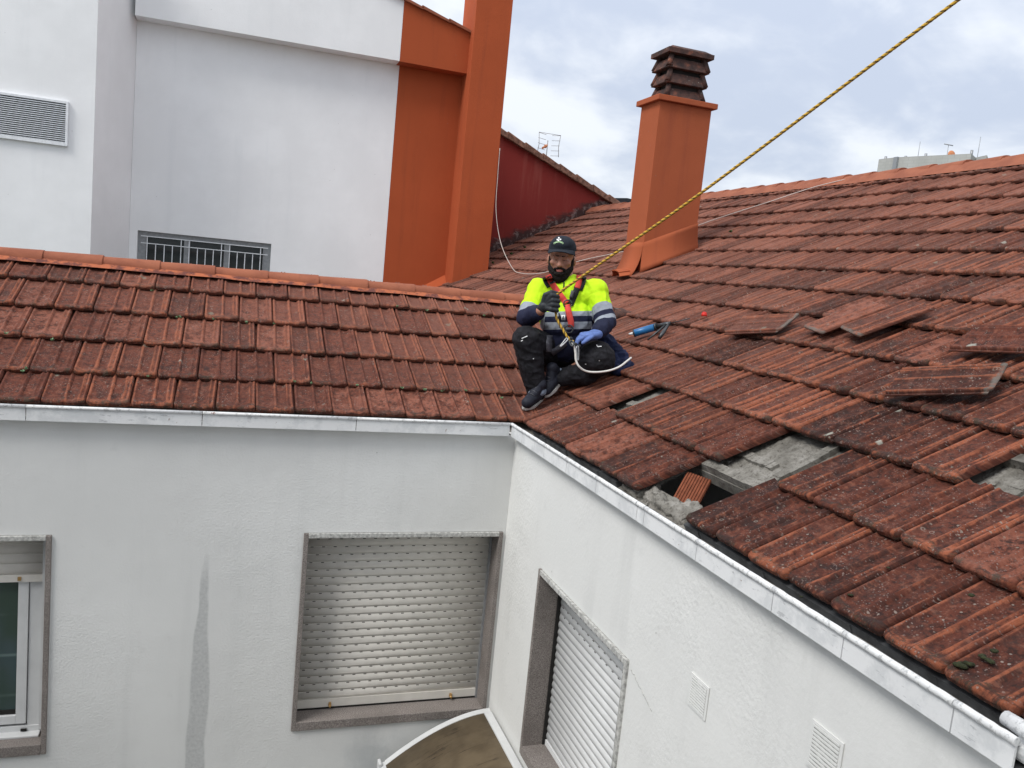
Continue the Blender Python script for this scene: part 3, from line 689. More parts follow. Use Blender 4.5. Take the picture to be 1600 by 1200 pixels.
def tile_mesh(name, us, vs, seed, chip=.0015, tilt=.027):
    rnd = random.Random(seed); verts = []; rz = []; fr = []; uvs = []
    offx = rnd.random() * 10
    for v in vs:
        for u in us:
            h, m = tile_h(u, v); nose = (.013 * (max(0, 1 - max(0, u) / .016) ** 2) + .013 * (max(0, 1 - (.1985 - u) / .016) ** 2)) * (1 if v < .03 else 0) - .0035 * max(0, m - .55) * (1 if v < .03 else 0) + chip * noise.noise((u * 60 + seed * 9, seed, v * 10)) * (1 if v < .03 else .2)
            wv = .0012 * noise.noise((u * 25, v * 20, seed * 3.3))
            verts.append((u + .0006 * noise.noise((v * 30, seed, 0)), v + nose, h + wv - tilt * v / .345)); rz.append(m); fr.append(1 - sm(v, .01, .07)); uvs.append((u + offx, v))
    nu, nv = len(us), len(vs); faces = []
    for j in range(nv - 1):
        for i in range(nu - 1):
            a = j * nu + i; faces.append((a, a + 1, a + nu + 1, a + nu))
    # skirts: thickness
    th = .018; base = len(verts); ring = [i for i in range(nu)] + [j * nu + nu - 1 for j in range(1, nv)] + [(nv - 1) * nu + i for i in range(nu - 2, -1, -1)] + [j * nu for j in range(nv - 2, 0, -1)]
    for i in ring:
        x, y, z = verts[i]; hh = tile_h(us[i % nu], vs[i // nu])[0]
        verts.append((x, y + (.004 if i < nu else 0), z - hh * .55 - th)); rz.append(.15); fr.append(fr[i]); uvs.append((uvs[i][0], uvs[i][1] - .02))
    n = len(ring)
    for k in range(n): faces.append((ring[(k + 1) % n], ring[k], base + k, base + (k + 1) % n))
    faces.append(tuple(base + k for k in range(n))[::-1])
    return np.array(verts), faces, np.array(rz), np.array(fr), np.array(uvs)
def mesh_from(name, verts, faces, rz, fr, uvs, rnd=None):
    me = bpy.data.meshes.new(name); me.from_pydata(verts.tolist(), [], faces)
    for nm, arr in (('raise', rz), ('front', fr), ('rnd', rnd if rnd is not None else np.zeros(len(rz)))):
        at_ = me.attributes.new(nm, 'FLOAT', 'POINT'); at_.data.foreach_set('value', np.asarray(arr, dtype=np.float32))
    uvl = me.uv_layers.new(name='UVMap'); li = np.empty(len(me.loops), dtype=np.int32); me.loops.foreach_get('vertex_index', li)
    uvl.data.foreach_set('uv', uvs[li].astype(np.float32).ravel())
    me.polygons.foreach_set('use_smooth', [True] * len(me.polygons))
    return me
def sharp(me, ang=40):
    try: me.set_sharp_from_angle(angle=R_(ang))
    except Exception: pass
variants = [tile_mesh('tile', US, VS, k, chip=.0015 + .003 * (k % 4 == 0)) for k in range(9)]
VM = {}
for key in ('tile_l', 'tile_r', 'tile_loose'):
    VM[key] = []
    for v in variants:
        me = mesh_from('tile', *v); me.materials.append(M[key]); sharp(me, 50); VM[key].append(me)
coarse = tile_mesh('tile', USc, VSc, 3)
MATL = Matrix(((1, 0, 0), (0, cl_, -sl_), (0, sl_, cl_)))
MATR = Matrix(((0, cr, -sr_), (-1, 0, 0), (0, sr_, cr)))
rt = random.Random(5)
items = []          # (side, row, matrix, area)
def hidden_by_left_ridge(P):
    d = Vector(P) - CAMC
    if P[1] <= 1.46: return False
    t = (1.45 - CAMC.y) / d.y; q = CAMC + d * t
    return q.z < .70 and q.x < 1.98
def add_tile(side, row, s, a, gap_edge=False):
    jit = (rt.uniform(-.002, .002), rt.uniform(-.005, .005), rt.uniform(-.0015, .003)); rot = Matrix.Rotation(rt.gauss(0, R_(.5)), 3, 'Z') @ Matrix.Rotation(rt.gauss(0, R_(.4)), 3, 'Y')
    if side == 'L': B = MATL; o = PL(s + jit[1], a + jit[0], jit[2])
    else: B = MATR; o = PR(s + .026 + jit[1], a + jit[0], jit[2] + .004)
    Mx = Matrix.Translation(o) @ (B @ rot).to_4x4()
    c = Mx @ Vector((.1, .17, .01)); x, y, d = px_of(c)
    vis = d > 0 and -60 < x < 1660 and -60 < y < 1280 and not (side == 'R' and hidden_by_left_ridge(c))
    n = B @ Vector((0, 0, 1)); view = (CAMC - c); area = max(0, n.dot(view.normalized())) / d ** 2 if vis else 0
    items.append((side, row, Mx, area))
RIDGE_S_L, RIDGE_S_R = 1.57, 4.70
for j in range(5):
    s = .055 if j == 0 else j * GL
    off = 0 if j % 2 == 0 else .5
    y = s * cl_
    for k in range(-22, 14):
        a = XL0 + (k + off) * TW
        xv = XR0 + (y + .33 * cl_) * math.tan(TL) / math.tan(TR) + .16
        if a > xv: continue
        add_tile('L', j, s, a)
missing = {(0, -2), (0, -1), (1, -1.5), (1, -.5), (1, -7.5), (2, 3), (2, 4)}
for j in range(14):
    s = j * GR; off = 0 if j % 2 == 0 else .5
    for k in range(-54, 22):
        kk = k + off
        if j % 2 == 1: kk = k + .5
        if (j, kk) in missing: continue
        a = YR0 - kk * TW; yc = a - .1
        if a > 9.0: continue
        if 0 < yc < 2.88:
            zl = min(yc, 2.88 - yc) * math.tan(TL)
            if (s + GR) * sr_ < zl - .13: continue
        # chimney stands here
        x = XR0 + s * cr
        if 2.66 < x < 3.0 and 2.68 < yc < 2.9: continue
        add_tile('R', j, s, a)
items.sort(key=lambda t: -t[3])
vi = 0
stuff = {'L': [], 'R': []}
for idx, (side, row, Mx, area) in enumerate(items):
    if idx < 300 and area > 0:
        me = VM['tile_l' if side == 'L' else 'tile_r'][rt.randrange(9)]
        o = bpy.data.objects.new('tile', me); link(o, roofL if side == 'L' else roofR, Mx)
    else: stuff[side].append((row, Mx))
fine = variants[1]
for side, root, mk in (('L', roofL, 'tile_l'), ('R', roofR, 'tile_r')):
    V_, F_, RZ, FR, UV, RN = [], [], [], [], [], []; nb = 0
    rn = np.random.RandomState(4)
    for row, Mx in stuff[side]:
        c = Mx @ Vector((.1, .17, 0)); near = (c - CAMC).length < 8.5
        v, f, rz, fr, uv = (variants[rn.randint(9)] if near else coarse)
        A = np.array(Mx); w = v @ A[:3, :3].T + A[:3, 3]; V_.append(w); F_ += [tuple(i + nb for i in q) for q in f]; nb += len(v)
        RZ.append(rz); FR.append(fr); UV.append(uv + rn.rand(2) * 5); RN.append(np.full(len(v), rn.rand()))
    if not V_: continue
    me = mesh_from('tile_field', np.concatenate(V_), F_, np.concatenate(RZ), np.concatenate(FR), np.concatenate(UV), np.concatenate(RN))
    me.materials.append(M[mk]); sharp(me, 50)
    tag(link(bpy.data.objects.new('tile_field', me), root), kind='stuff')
# loose tiles lying on the right slope
def loose(P, h, rotz, label, rx=0, ry=0):
    s_ = (P[0] - XR0) / cr; O = PR(s_, P[1], h); L = MATR @ Matrix.Rotation(R_(rotz), 3, 'Z') @ Matrix.Rotation(R_(rx), 3, 'X') @ Matrix.Rotation(R_(ry), 3, 'Y')
    o = bpy.data.objects.new('loose_roof_tile', VM['tile_loose'][rt.randrange(9)])
    link(o, None, Matrix.Translation(O) @ L.to_4x4() @ Matrix.Diagonal((1, 1, .58, 1))); return tag(o, label, 'roof tile', 'loose tiles lying on the right roof')
loose((1.95, -.52), .048, 107, 'single loose clay tile lying crosswise nearest the sealant gun, red brown', 2, -4)
loose((2.01, -.63), .050, -11, 'loose dark clay tile with grey mortar on its edge, left one of the pair', 2, 2)
loose((2.03, -.90), .062, -15, 'loose dark clay tile with pale mortar edge, right one of the pair', 2, 3)
loose((1.74, -2.10), .060, 114, 'loose dark clay tile lying crosswise with pale worn right edge, lowest of the loose tiles', 2, -5)
loose((2.06, -2.03), .058, 101, 'loose orange edged clay tile lying crosswise at the right edge of the picture', 2, -5)

# ------------------------------------------------------------------ ridge caps
def cap_mesh(L, r0, r1, seed):
    mb = MB(); ny = 7
    secs = [(0, r0), (L * .86, r1 * .97), (L * .93, r1), (L - .001, r1), (L - .0005, r1 * .93)]
    rings = []
    for x, r in secs:
        ring = [mb.bm.verts.new((x, math.cos(a) * r * 1.15, math.sin(a) * r + .0015 * noise.noise((x * 9, a * 2, seed)))) for a in [math.pi * k / 12 for k in range(13)]]
        rings.append(ring)
    for i in range(len(rings) - 1):
        for k in range(12): f = mb.bm.faces.new((rings[i][k], rings[i][k+1], rings[i+1][k+1], rings[i+1][k])); f.smooth = True
    mb.bm.faces.new(rings[0]); mb.bm.faces.new(rings[-1][::-1])
    me = mb.mesh('ridge_tile'); me.materials.append(M['ridge']); sharp(me, 50); return me
caps = [cap_mesh(.36, .050, .064, k) for k in range(3)]
zr = RIDGE_S_L * sl_
for k in range(-11, 10):
    x = -1.43 + .333 * k - .34
    if x > 1.50: continue
    o = bpy.data.objects.new('ridge_tile', caps[k % 3]); link(o, roofL, Matrix.Translation((x, 1.435, zr - .012 + rt.uniform(-.002, .002))) @ Matrix.Rotation(R_(1.2), 4, 'Y'))
mb = MB(); n_ = 80
for k in range(n_):
    x0, x1 = -6 + 7.7 * k / n_, -6 + 7.7 * (k + 1) / n_; j0, j1 = [.016 * noise.noise((q * 3.1, 0, 0)) for q in (x0, x1)]
    mb.quad(PL(1.475 + j0, x0, .010), PL(1.475 + j1, x1, .010), (x1, 1.40, zr + .006), (x0, 1.40, zr + .006))
mb.build('ridge_mortar', M['ridge_mortar'], roofL)
b = MB(); b.ell((1.80, 1.43, zr - .05), (.16, .06, .06), None, 14); b.ell((1.93, 1.42, zr - .05), (.10, .07, .05), None, 14)
me = remeshed(b, 'ridge_mortar', .012, 1)
for v in me.vertices: v.co += v.normal * .02 * noise.noise(v.co * 16)
put_mesh(me, 'valley_mortar', M['cowl'], roofL)
capsR = [cap_mesh(.39, .060, .082, k + 5) for k in range(3)]
xr, zrr = XR0 + 4.73 * cr, 4.73 * sr_
for k in range(0, 42):
    y = 8.9 - k * .365
    W = Matrix.Translation((xr + .01, y, zrr - .015 + rt.uniform(-.002, .003))) @ Matrix.Rotation(-math.pi / 2, 4, 'Z') @ Matrix.Rotation(R_(1.0), 4, 'Y')
    o = bpy.data.objects.new('ridge_tile', capsR[k % 3]); link(o, roofR, W)
mb = MB(); n_ = 130
for k in range(n_):
    y0, y1 = -6.3 + 15.3 * k / n_, -6.3 + 15.3 * (k + 1) / n_; j0, j1 = [.02 * noise.noise((0, q * 2.7, 0)) for q in (y0, y1)]
    mb.quad(PR(4.55 + j0, y0, .016), PR(4.55 + j1, y1, .016), (xr - .05, y1, zrr + .03), (xr - .05, y0, zrr + .03))
mb.build('ridge_mortar', M['ridge'], roofR)

# ------------------------------------------------------------------ chimney
ch = empty('chimney', (2.895, 2.78, .95), 'orange rendered chimney with dark stacked clay cowl rising from the right roof slope', 'chimney')
cx0, cx1, cy0, cy1 = 2.625, 3.165, 2.6, 2.97
b = MB(); b.box((cx0, cy0, .55), (cx1, cy1, 2.56), 0, None, .004); b.build('shaft', M['orange_chimney'], ch)
b = MB(); b.box((cx0 - .04, cy0 - .04, 2.562), (cx1 + .04, cy1 + .04, 2.612), 0, None, .006); b.build('crown_slab', M['orange_chimney'], ch)
def frustum(mb, cx, cy, z0, z1, hx0, hy0, hx1, hy1):
    a = [mb.bm.verts.new((cx + sx * hx0, cy + sy * hy0, z0)) for sx, sy in ((-1,-1),(1,-1),(1,1),(-1,1))]
    c = [mb.bm.verts.new((cx + sx * hx1, cy + sy * hy1, z1)) for sx, sy in ((-1,-1),(1,-1),(1,1),(-1,1))]
    mb.bm.faces.new(a[::-1]); mb.bm.faces.new(c)
    for i in range(4): mb.bm.faces.new((a[i], a[(i+1) % 4], c[(i+1) % 4], c[i]))
ccx, ccy = 2.895, 2.785
b = MB(); b.box((ccx - .145, ccy - .105, 2.6), (ccx + .145, ccy + .105, 3.0)); b.build('flue', M['dark'], ch)
for k, z_ in enumerate((2.612, 2.744, 2.876)):
    e = .005 * k; b = MB(); frustum(b, ccx, ccy, z_, z_ + .096, .212 + e, .152 + e, .172 + e, .116 + e); b.build('cowl_ring', M['cowl'], ch, bevel=.006)
    for sx in (-1, 1):
        for sy in (-1, 1):
            b = MB(); b.tube([(ccx + sx * (.193 + e), ccy + sy * (.136 + e), z_ + .01), (ccx + sx * (.156 + e), ccy + sy * (.102 + e), z_ + .137)], [.029, .024], 8)
            b.build('corner_post', M['cowl'], ch)
b = MB(); frustum(b, ccx, ccy, 3.004, 3.046, .236, .176, .236, .176); frustum(b, ccx, ccy, 3.046, 3.080, .230, .170, .172, .112); b.build('cowl_lid', M['cowl'], ch)
# flashing skirt that flares onto the tiles, torn at the lower left
b = MB()
def skirt(mb, p_top, p_bot, out, n=6):
    prev = None
    for i in range(n + 1):
        t = i / n; a = p_top[0].lerp(p_bot[0], t); c = p_top[1].lerp(p_bot[1], t); k = (t ** 2.6)
        a = a + Vector(out) * k; c = c + Vector(out) * k
        cur = (mb.bm.verts.new(a), mb.bm.verts.new(c))
        if prev: f = mb.bm.faces.new((prev[0], prev[1], cur[1], cur[0])); f.smooth = True
        prev = cur
skirt(b, (Vector((cx0 - .004, cy0 - .006, 1.28)), Vector((cx0 - .004, cy1, 1.28))), (Vector((cx0 - .004, cy0 - .006, .975)), Vector((cx0 - .004, cy1 + .02, .975))), (-.09, 0, -.02))
skirt(b, (Vector((cx0 - .004, cy0 - .006, 1.28)), Vector((cx1, cy0 - .006, 1.52))), (Vector((cx0 - .02, cy0 - .006, 1.0)), Vector((cx1 + .02, cy0 - .006, 1.27))), (0, -.03, .0))
sk = b.build('flashing', M['orange_chimney'], ch)
sd = sk.modifiers.new('t', 'SOLIDIFY'); sd.thickness = .006
b = MB(); P0 = on_right_roof(966, 432, .02)
for k in range(9):
    t = k / 8; a = PR(0, 0) * 0
    q0 = Vector((2.42 + .02 * math.sin(k), 2.62 + .19 * t, .93 + .055 * math.sin(t * math.pi) + .01)); q1 = q0 + Vector((.14, 0.01, .03))
    if k: b.quad(pq[0], pq[1], q1, q0)
    pq = (q0, q1)
fl = b.build('torn_flap', M['orange_chimney'], ch); sd = fl.modifiers.new('t', 'SOLIDIFY'); sd.thickness = .008

# ------------------------------------------------------------------ neighbour building: white part, orange part, tall pillar
def zv(x): return 4.385 - .262 * (x - 1.0)          # verge line
nb_ = empty('neighbour_building', (0, 7.5, ZB), 'tall white building with orange end wall behind the left roof ridge', 'building')
b = MB(); wall_holes(b, (-2.27, 7.5, ZB), (1, 0, 0), (0, 0, 1), 3.335, 9.9, [(.10, 1.775, -ZB + .10, -ZB + .972)], .25, (0, -1, 0)); b.build('wall', M['white_far'], nb_)
b = MB(); b.prism([(1.067, 7.5, ZB), (2.05, 7.5, ZB), (2.05, 7.5, zv(2.05) - .03), (1.067, 7.5, zv(1.067) - .03)], (0, .22, 0)); b.build('wall', M['orange_wall'], nb_)
b = MB(); b.prism([(-2.27, 7.25, 3.575), (1.020, 7.25, 3.595), (1.020, 7.25, zv(1.02)), (-2.27, 7.25, zv(-2.27))], (0, .249, 0)); b.build('beam', M['white_far'], nb_)
b = MB(); b.prism([(1.022, 7.25, 3.592), (1.98, 7.25, 3.588), (1.98, 7.25, zv(1.98)), (1.022, 7.25, zv(1.022))], (0, .249, 0)); b.build('beam', M['orange_wall'], nb_)
b = MB(); b.box((1.972, 7.05, ZB), (2.485, 7.75, 6.2), 0, None, .005); b.build('pillar', M['orange_wall'], nb_)
b = MB(); b.prism([(-6.5, 6.5, ZB), (-2.57, 6.5, ZB), (-2.272, 7.49, ZB), (-2.272, 9.5, ZB), (-6.5, 9.5, ZB)], (0, 0, 4.7 - ZB)); b.build('stair_tower', M['white_far'], nb_)
b = MB(); b.prism([(-2.27, 7.75, ZB), (2.0, 7.75, ZB), (2.0, 7.75, zv(2.0) - .05), (-2.27, 7.75, zv(-2.27) - .05)], (0, 3, 0)); b.build('wall', M['white_far'], nb_)
for k in range(11):   # verge tiles along the sloping top
    xa = -2.2 + k * .385
    b = MB(); b.prism([(xa, 7.20, zv(xa) + .002), (xa + .40, 7.20, zv(xa + .40) - .008), (xa + .40, 7.20, zv(xa + .4) + .022), (xa, 7.20, zv(xa) + .042)], (0, .45, 0)); b.build('verge_tile', M['ridge'], nb_)
b = MB()   # mortar fillet at the foot of orange wall
b.prism([(1.5, 7.5, .50), (1.97, 7.5, .78), (1.97, 7.36, .66), (1.5, 7.40, .45)], (0, .0, -.2)); b.build('mortar_fillet', M['orange_wall'], nb_)
# window with bars in the white wall
wn = bpy.data.objects.new('window', None); link(wn, nb_, Matrix.Translation((-1.33, 7.5, .10)))
b = MB(); X0, X1, ZT = -2.17, -.495, .972
b.box((X0, 7.56, .10), (X0 + .10, 7.62, ZT)); b.box((X1 - .10, 7.56, .10), (X1, 7.62, ZT)); b.box((X0 + .1, 7.56, ZT - .065), (X1 - .1, 7.62, ZT))
b.box((X0 + .565, 7.56, .10), (X0 + .640, 7.62, ZT - .066)); b.box((X0 + 1.07, 7.56, .10), (X0 + 1.145, 7.62, ZT - .066)); b.build('frame', M['alu'], wn)
for a, c in ((X0 + .1, X0 + .565), (X0 + .64, X0 + 1.07), (X0 + 1.145, X1 - .1)):
    MB().box((a, 7.60, .10), (c, 7.605, ZT - .066)).build('pane', M['glass'], wn)
for zz in (ZT - .065, ZT - .155): MB().box((X0 + .04, 7.508, zz - .005), (X1 - .04, 7.518, zz + .005)).build('bar', M['metal_white'], wn)
for k, xx in enumerate([.11, .215, .32, .42, .525, .625, .73, .83, .93, 1.03, 1.135, 1.235, 1.335, 1.435, 1.535]):
    tall = k % 5 in (0, 4)
    MB().box((X0 + xx, 7.519, .10), (X0 + xx + .011, 7.529, ZT - (.07 if tall else .16))).build('bar', M['metal_white'], wn)
b = MB(); b.box((X0, 7.66, .05), (X1, 7.70, 1.0)); b.build('backing', M['dark'], wn)
# louvred vent on the stair tower
vt = bpy.data.objects.new('vent_grille', None); link(vt, nb_, Matrix.Translation((-3.3, 6.5, 1.83)))
b = MB()
for a, c in (((-4.0, 6.46, 1.825), (-2.835, 6.499, 1.858)), ((-4.0, 6.46, 2.295), (-2.835, 6.499, 2.32)), ((-2.86, 6.461, 1.858), (-2.835, 6.499, 2.295))): b.box(a, c)
b.build('frame', M['metal_white'], vt)
MB().box((-4.0, 6.49, 1.858), (-2.86, 6.499, 2.295)).build('backing', M['dark'], vt)
b = MB()
for k in range(19):
    z_ = 1.860 + k * .0228; b.prism([(-4.0, 6.462, z_), (-4.0, 6.486, z_ + .0155), (-4.0, 6.489, z_ + .0155), (-4.0, 6.466, z_)], (1.139, 0, 0))
tag(b.build('louvre', M['metal_white'], vt), kind='stuff')

# ------------------------------------------------------------------ red gable building
rb = empty('red_building', (4, 9, ZB), 'dark red gable wall with brown tiled verge behind the right roof', 'building')
def zg(x): return 3.17 - .404 * (x - 3.1)
b = MB(); b.prism([(.5, 9.01, ZB), (9.0, 9.01, ZB), (9.0, 9.01, 1.0), (5.42, 9.01, zg(5.42)), (.5, 9.01, zg(.5))], (0, 6, 0)); b.build('wall', M['red_wall'], rb)
b = MB(); b.prism([(5.42, 9.0, zg(5.42) - .01), (5.42, 9.0, zg(5.42) + .03), (.5, 9.0, zg(.5) + .03), (.5, 9.0, zg(.5) - .01)], (0, 6.1, 0)); b.build('roof', M['tile_far'], rb)
vcol = simple('weathered_verge_tile', (.20, .105, .075), .9, .4, 18, .003)
for k in range(15):
    xa = .6 + k * .322; c_ = zg(xa)
    b = MB(); b.prism([(xa, 8.93, c_ - .045), (xa + .345, 8.93, zg(xa + .345) - .055), (xa + .345, 8.93, zg(xa + .345) + .038), (xa, 8.93, c_ + .068)], (0, .35, 0))
    b.build('verge_tile', vcol, rb, bevel=.008)
# tar coloured curved roof beyond the ridge
b = MB(); b.prism([(5.9 + .0, 11, 2.0), (7.4, 11, 2.0), (7.4, 11, 2.50), (7.0, 11, 2.60), (6.45, 11, 2.645), (6.15, 11, 2.61), (5.9, 11, 2.52)], (0, 2.5, 0)); o = b.build('roof_hatch', M['tar'])
o.name = 'dark_shed_roof'; tag(o, 'low black curved roof showing just beyond the ridge beside the chimney', 'roof')
# TV antenna
an = empty('tv_antenna', (4.05, 9.4, 2.75), 'wire grid television antenna on the red building roof edge', 'antenna')
A0 = Vector((4.05, 9.4, 0))
b = MB(); b.tube([A0 + Vector((0, 0, 2.75)), A0 + Vector((0, 0, 3.24))], .007, 6); b.build('mast', M['antenna'], an)
b = MB()
for sx in (-1, 1):
    x0, x1 = sx * .055, sx * (.19 if sx > 0 else .21)
    for k in range(5):
        z_ = 2.98 + k * .085; b.tube([A0 + Vector((x0 if k % 2 else x0, -.05, z_)), A0 + Vector((x1, -.10, z_ + .01))], .0035, 5)
    b.tube([A0 + Vector((x1, -.10, 2.97)), A0 + Vector((x1 + .02 * -sx, -.10, 3.14)), A0 + Vector((x1, -.1, 3.34))], .005, 5)
b.tube([A0 + Vector((-.21, -.1, 3.335)), A0 + Vector((.19, -.1, 3.335))], .004, 5)
b.build('reflector_grid', M['antenna'], an)
b = MB(); b.tube([A0 + Vector((0, 0, 3.16)), A0 + Vector((-.19, -.3, 3.05))], [.012, .018], 6); b.tube([A0 + Vector((-.05, -.08, 3.13)), A0 + Vector((-.10, -.16, 3.10))], .028, 6); b.build('boom', M['orange_dish'], an)

# ------------------------------------------------------------------ distant block building
far = empty('distant_building', (62, 60, ZB), 'pale concrete block of flats far beyond the right ridge', 'building')
def fx(px, py, Y): 
    d = ray(px, py); return CAMC + d * ((Y - CAMC.y) / d.y)
a = fx(1373, 250, 60); c_ = fx(1398, 248, 62); d_ = fx(1520, 238, 52); e_ = fx(1546, 238, 55); f_ = fx(1572, 243, 60)
zt = 15.05
b = MB(); b.prism([(a.x, a.y, ZB), (fx(1400, 249, 58).x, 58, ZB), (fx(1518, 238, 52).x, 52, ZB), (fx(1526, 238, 53).x, 53, ZB), (fx(1543, 238, 51.5).x, 51.5, ZB), (fx(1572, 243, 66).x, 66, ZB), (fx(1560, 243, 80).x, 80, ZB), (fx(1390, 243, 80).x, 80, ZB)], (0, 0, zt - ZB)); b.build('wall', M['block'], far)
b = MB(); q = fx(1400, 249, 58); b.box((q.x - .12, q.y - .25, ZB), (q.x + .12, q.y + .2, zt + .01)); b.build('joint', M['alu'], far)
for (px, hgt, yy) in ((1385, .5, 60), (1416, .35, 57.8), (1447, .45, 56), (1518, .6, 52.6)):
    q = fx(px, 240, yy + .6); b = MB(); b.tube([(q.x, q.y, zt - .1), (q.x, q.y, zt + hgt)], .12, 6); b.build('vent_pipe', M['alu'], far)
for (px, hgt, yy) in ((1435, 1.7, 57.4), (1480, 1.4, 55.5), (1528, 2.2, 54)):
    q = fx(px, 240, yy + .5); b = MB(); b.tube([(q.x, q.y, zt - .1), (q.x, q.y, zt + hgt)], .025, 5)
    if px == 1480: b.tube([(q.x - .5, q.y, zt + hgt), (q.x + .5, q.y, zt + hgt)], .05, 5)
    b.build('antenna', M['alu'], far)
q = fx(1487, 240, 55.2); b = MB(); b.ell((q.x, q.y, zt + .4), (.42, .18, .36), Matrix.Rotation(.5, 3, 'Y'), 12); b.build('dish', M['orange_dish'], far)

# courtyard: unseen rendered wing behind and left of viewpoint, sized to shade left wall
cw = empty('courtyard_shade_wing', (-3, -5.6, ZB), 'unseen white rendered wing behind the viewpoint, sized to shade the courtyard', 'building')
b = MB(); b.box((-9, -9, ZB), (.5, -5.5, 4.5)); b.build('wall', M['white_rough'], cw)
b = MB(); b.box((-9, -5.499, ZB), (-4.6, -.3, 1.2)); b.build('wall', M['white_rough'], cw)

# ------------------------------------------------------------------ awning over the door below
aw = empty('awning', (.3, -.5, -2.0), 'small brown curved awning with white frame low on the right wall by the inner corner', 'awning')
prof = [(.597 - .6 * t, -1.693 - .272 * (t ** 1.75)) for t in [k / 16 for k in range(17)]]
def arc(y, dz=0, ins=0): return [Vector((x, y, z + dz)) for x, z in prof]
b = MB(); pa, pb = arc(-.115, -.004), arc(-1.35, -.004)
va = [b.bm.verts.new(p) for p in pa]; vb = [b.bm.verts.new(p) for p in pb]
for i in range(len(pa) - 1): f = b.bm.faces.new((va[i], va[i+1], vb[i+1], vb[i])); f.smooth = True
o = b.build('sheet', M['awning'], aw); sd = o.modifiers.new('t', 'SOLIDIFY'); sd.thickness = .006
b = MB()
for i in range(len(prof) - 1):
    p, q = prof[i], prof[i+1]; b.prism([(p[0], -.12, p[1] + .006), (q[0], -.12, q[1] + .006), (q[0], -.12, q[1] - .03), (p[0], -.12, p[1] - .03)], (0, .042, 0))
b.build('end_frame', M['pvc'], aw)
b = MB(); b.box((.552, -1.4, -1.725), (.600, -.1215, -1.684), 0, None, .006); b.build('wall_rail', M['pvc'], aw)
b = MB(); b.box((-.03, -1.4, -2.005), (.004, -.08, -1.962), 0, None, .006); b.box((-.045, -.13, -2.0), (-.028, -.075, -1.945), 0, None, .004); b.build('front_rail', M['pvc'], aw)

# ------------------------------------------------------------------ cables and small things on the roof
def ribbon_pts(ctrl, n=10):
    out = []; P = [Vector(c) for c in ctrl]; P = [P[0] * 2 - P[1]] + P + [P[-1] * 2 - P[-2]]
    for i in range(1, len(P) - 2):
        for k in range(n):
            t = k / n; a, b_, c, d = P[i-1], P[i], P[i+1], P[i+2]
            out.append(.5 * ((2*b_) + (c - a) * t + (2*a - 5*b_ + 4*c - d) * t*t + (3*b_ - a - 3*c + d) * t**3))
    out.append(P[-2]); return out
ctrl = [(2.489, 7.04, 2.62), (2.489, 7.02, 2.25), (2.50, 6.98, 1.75), (2.56, 6.80, 1.30)] + [on_right_roof(*p, .035) for p in ((800, 418), (815, 427), (850, 426), (905, 408), (960, 396), (1010, 384), (1105, 347), (1200, 316), (1270, 293), (1330, 278))]
b = MB(); b.tube(ribbon_pts(ctrl, 8), .0050, 6); tag(b.build('white_cable', M['cable']), 'thin white cable hanging from the orange pillar and running across the right roof', 'cable')
# sealant gun
gt, g1, g2, g3 = on_right_roof(983, 522, .055), on_right_roof(990, 521, .055), on_right_roof(1024, 511, .055), on_right_roof(1048, 505, .06)
gun = empty('sealant_gun', g1, 'blue sealant cartridge gun lying on the right roof beside the man', 'sealant gun')
b = MB(); b.tube([gt, g1], [.006, .012], 10); b.build('nozzle', M['logo_white'], gun)
b = MB(); b.tube([g1, g1.lerp(g2, .05), g2], [.021, .025, .025], 14); b.build('cartridge', M['blue_tube'], gun)
b = MB(); b.tube([g1, g1.lerp(g2, .06)], .0275, 14); b.tube([g2, g2.lerp(g3, .12)], .0275, 14); b.tube([g2.lerp(g3, -.3), g2.lerp(g3, -.27)], .0262, 14); b.build('collar', M['gun_metal'], gun)
b = MB(); dn = Vector((-.3, -.75, -.15)).normalized(); m_ = g2.lerp(g3, .75)
b.tube([g2, m_, g3], [.017, .016, .012], 8); b.tube([m_, on_right_roof(1012, 531, .02)], [.009, .006], 8); b.tube([g3, g3 + (g3 - g2) * 1.2], .0035, 6); b.build('frame', M['gun_metal'], gun)
b = MB(); b.tube([g3 + (g2 - g3) * .1, on_right_roof(1036, 520, .045), on_right_roof(1030, 528, .03)], [.009, .014, .012], 8); b.build('handle', M['gun_metal'], gun)
P = on_right_roof(1100, 494, .03); b = MB(); b.tube([P, P + Vector((0, 0, .02))], [.020, .017], 12); b.ell(P + Vector((0, 0, .022)), (.017, .017, .008), seg=10)
tag(b.build('bottle_top', M['red_plastic'], smooth=True), 'small red plastic cap lying on the tiles right of the sealant gun', 'cap')
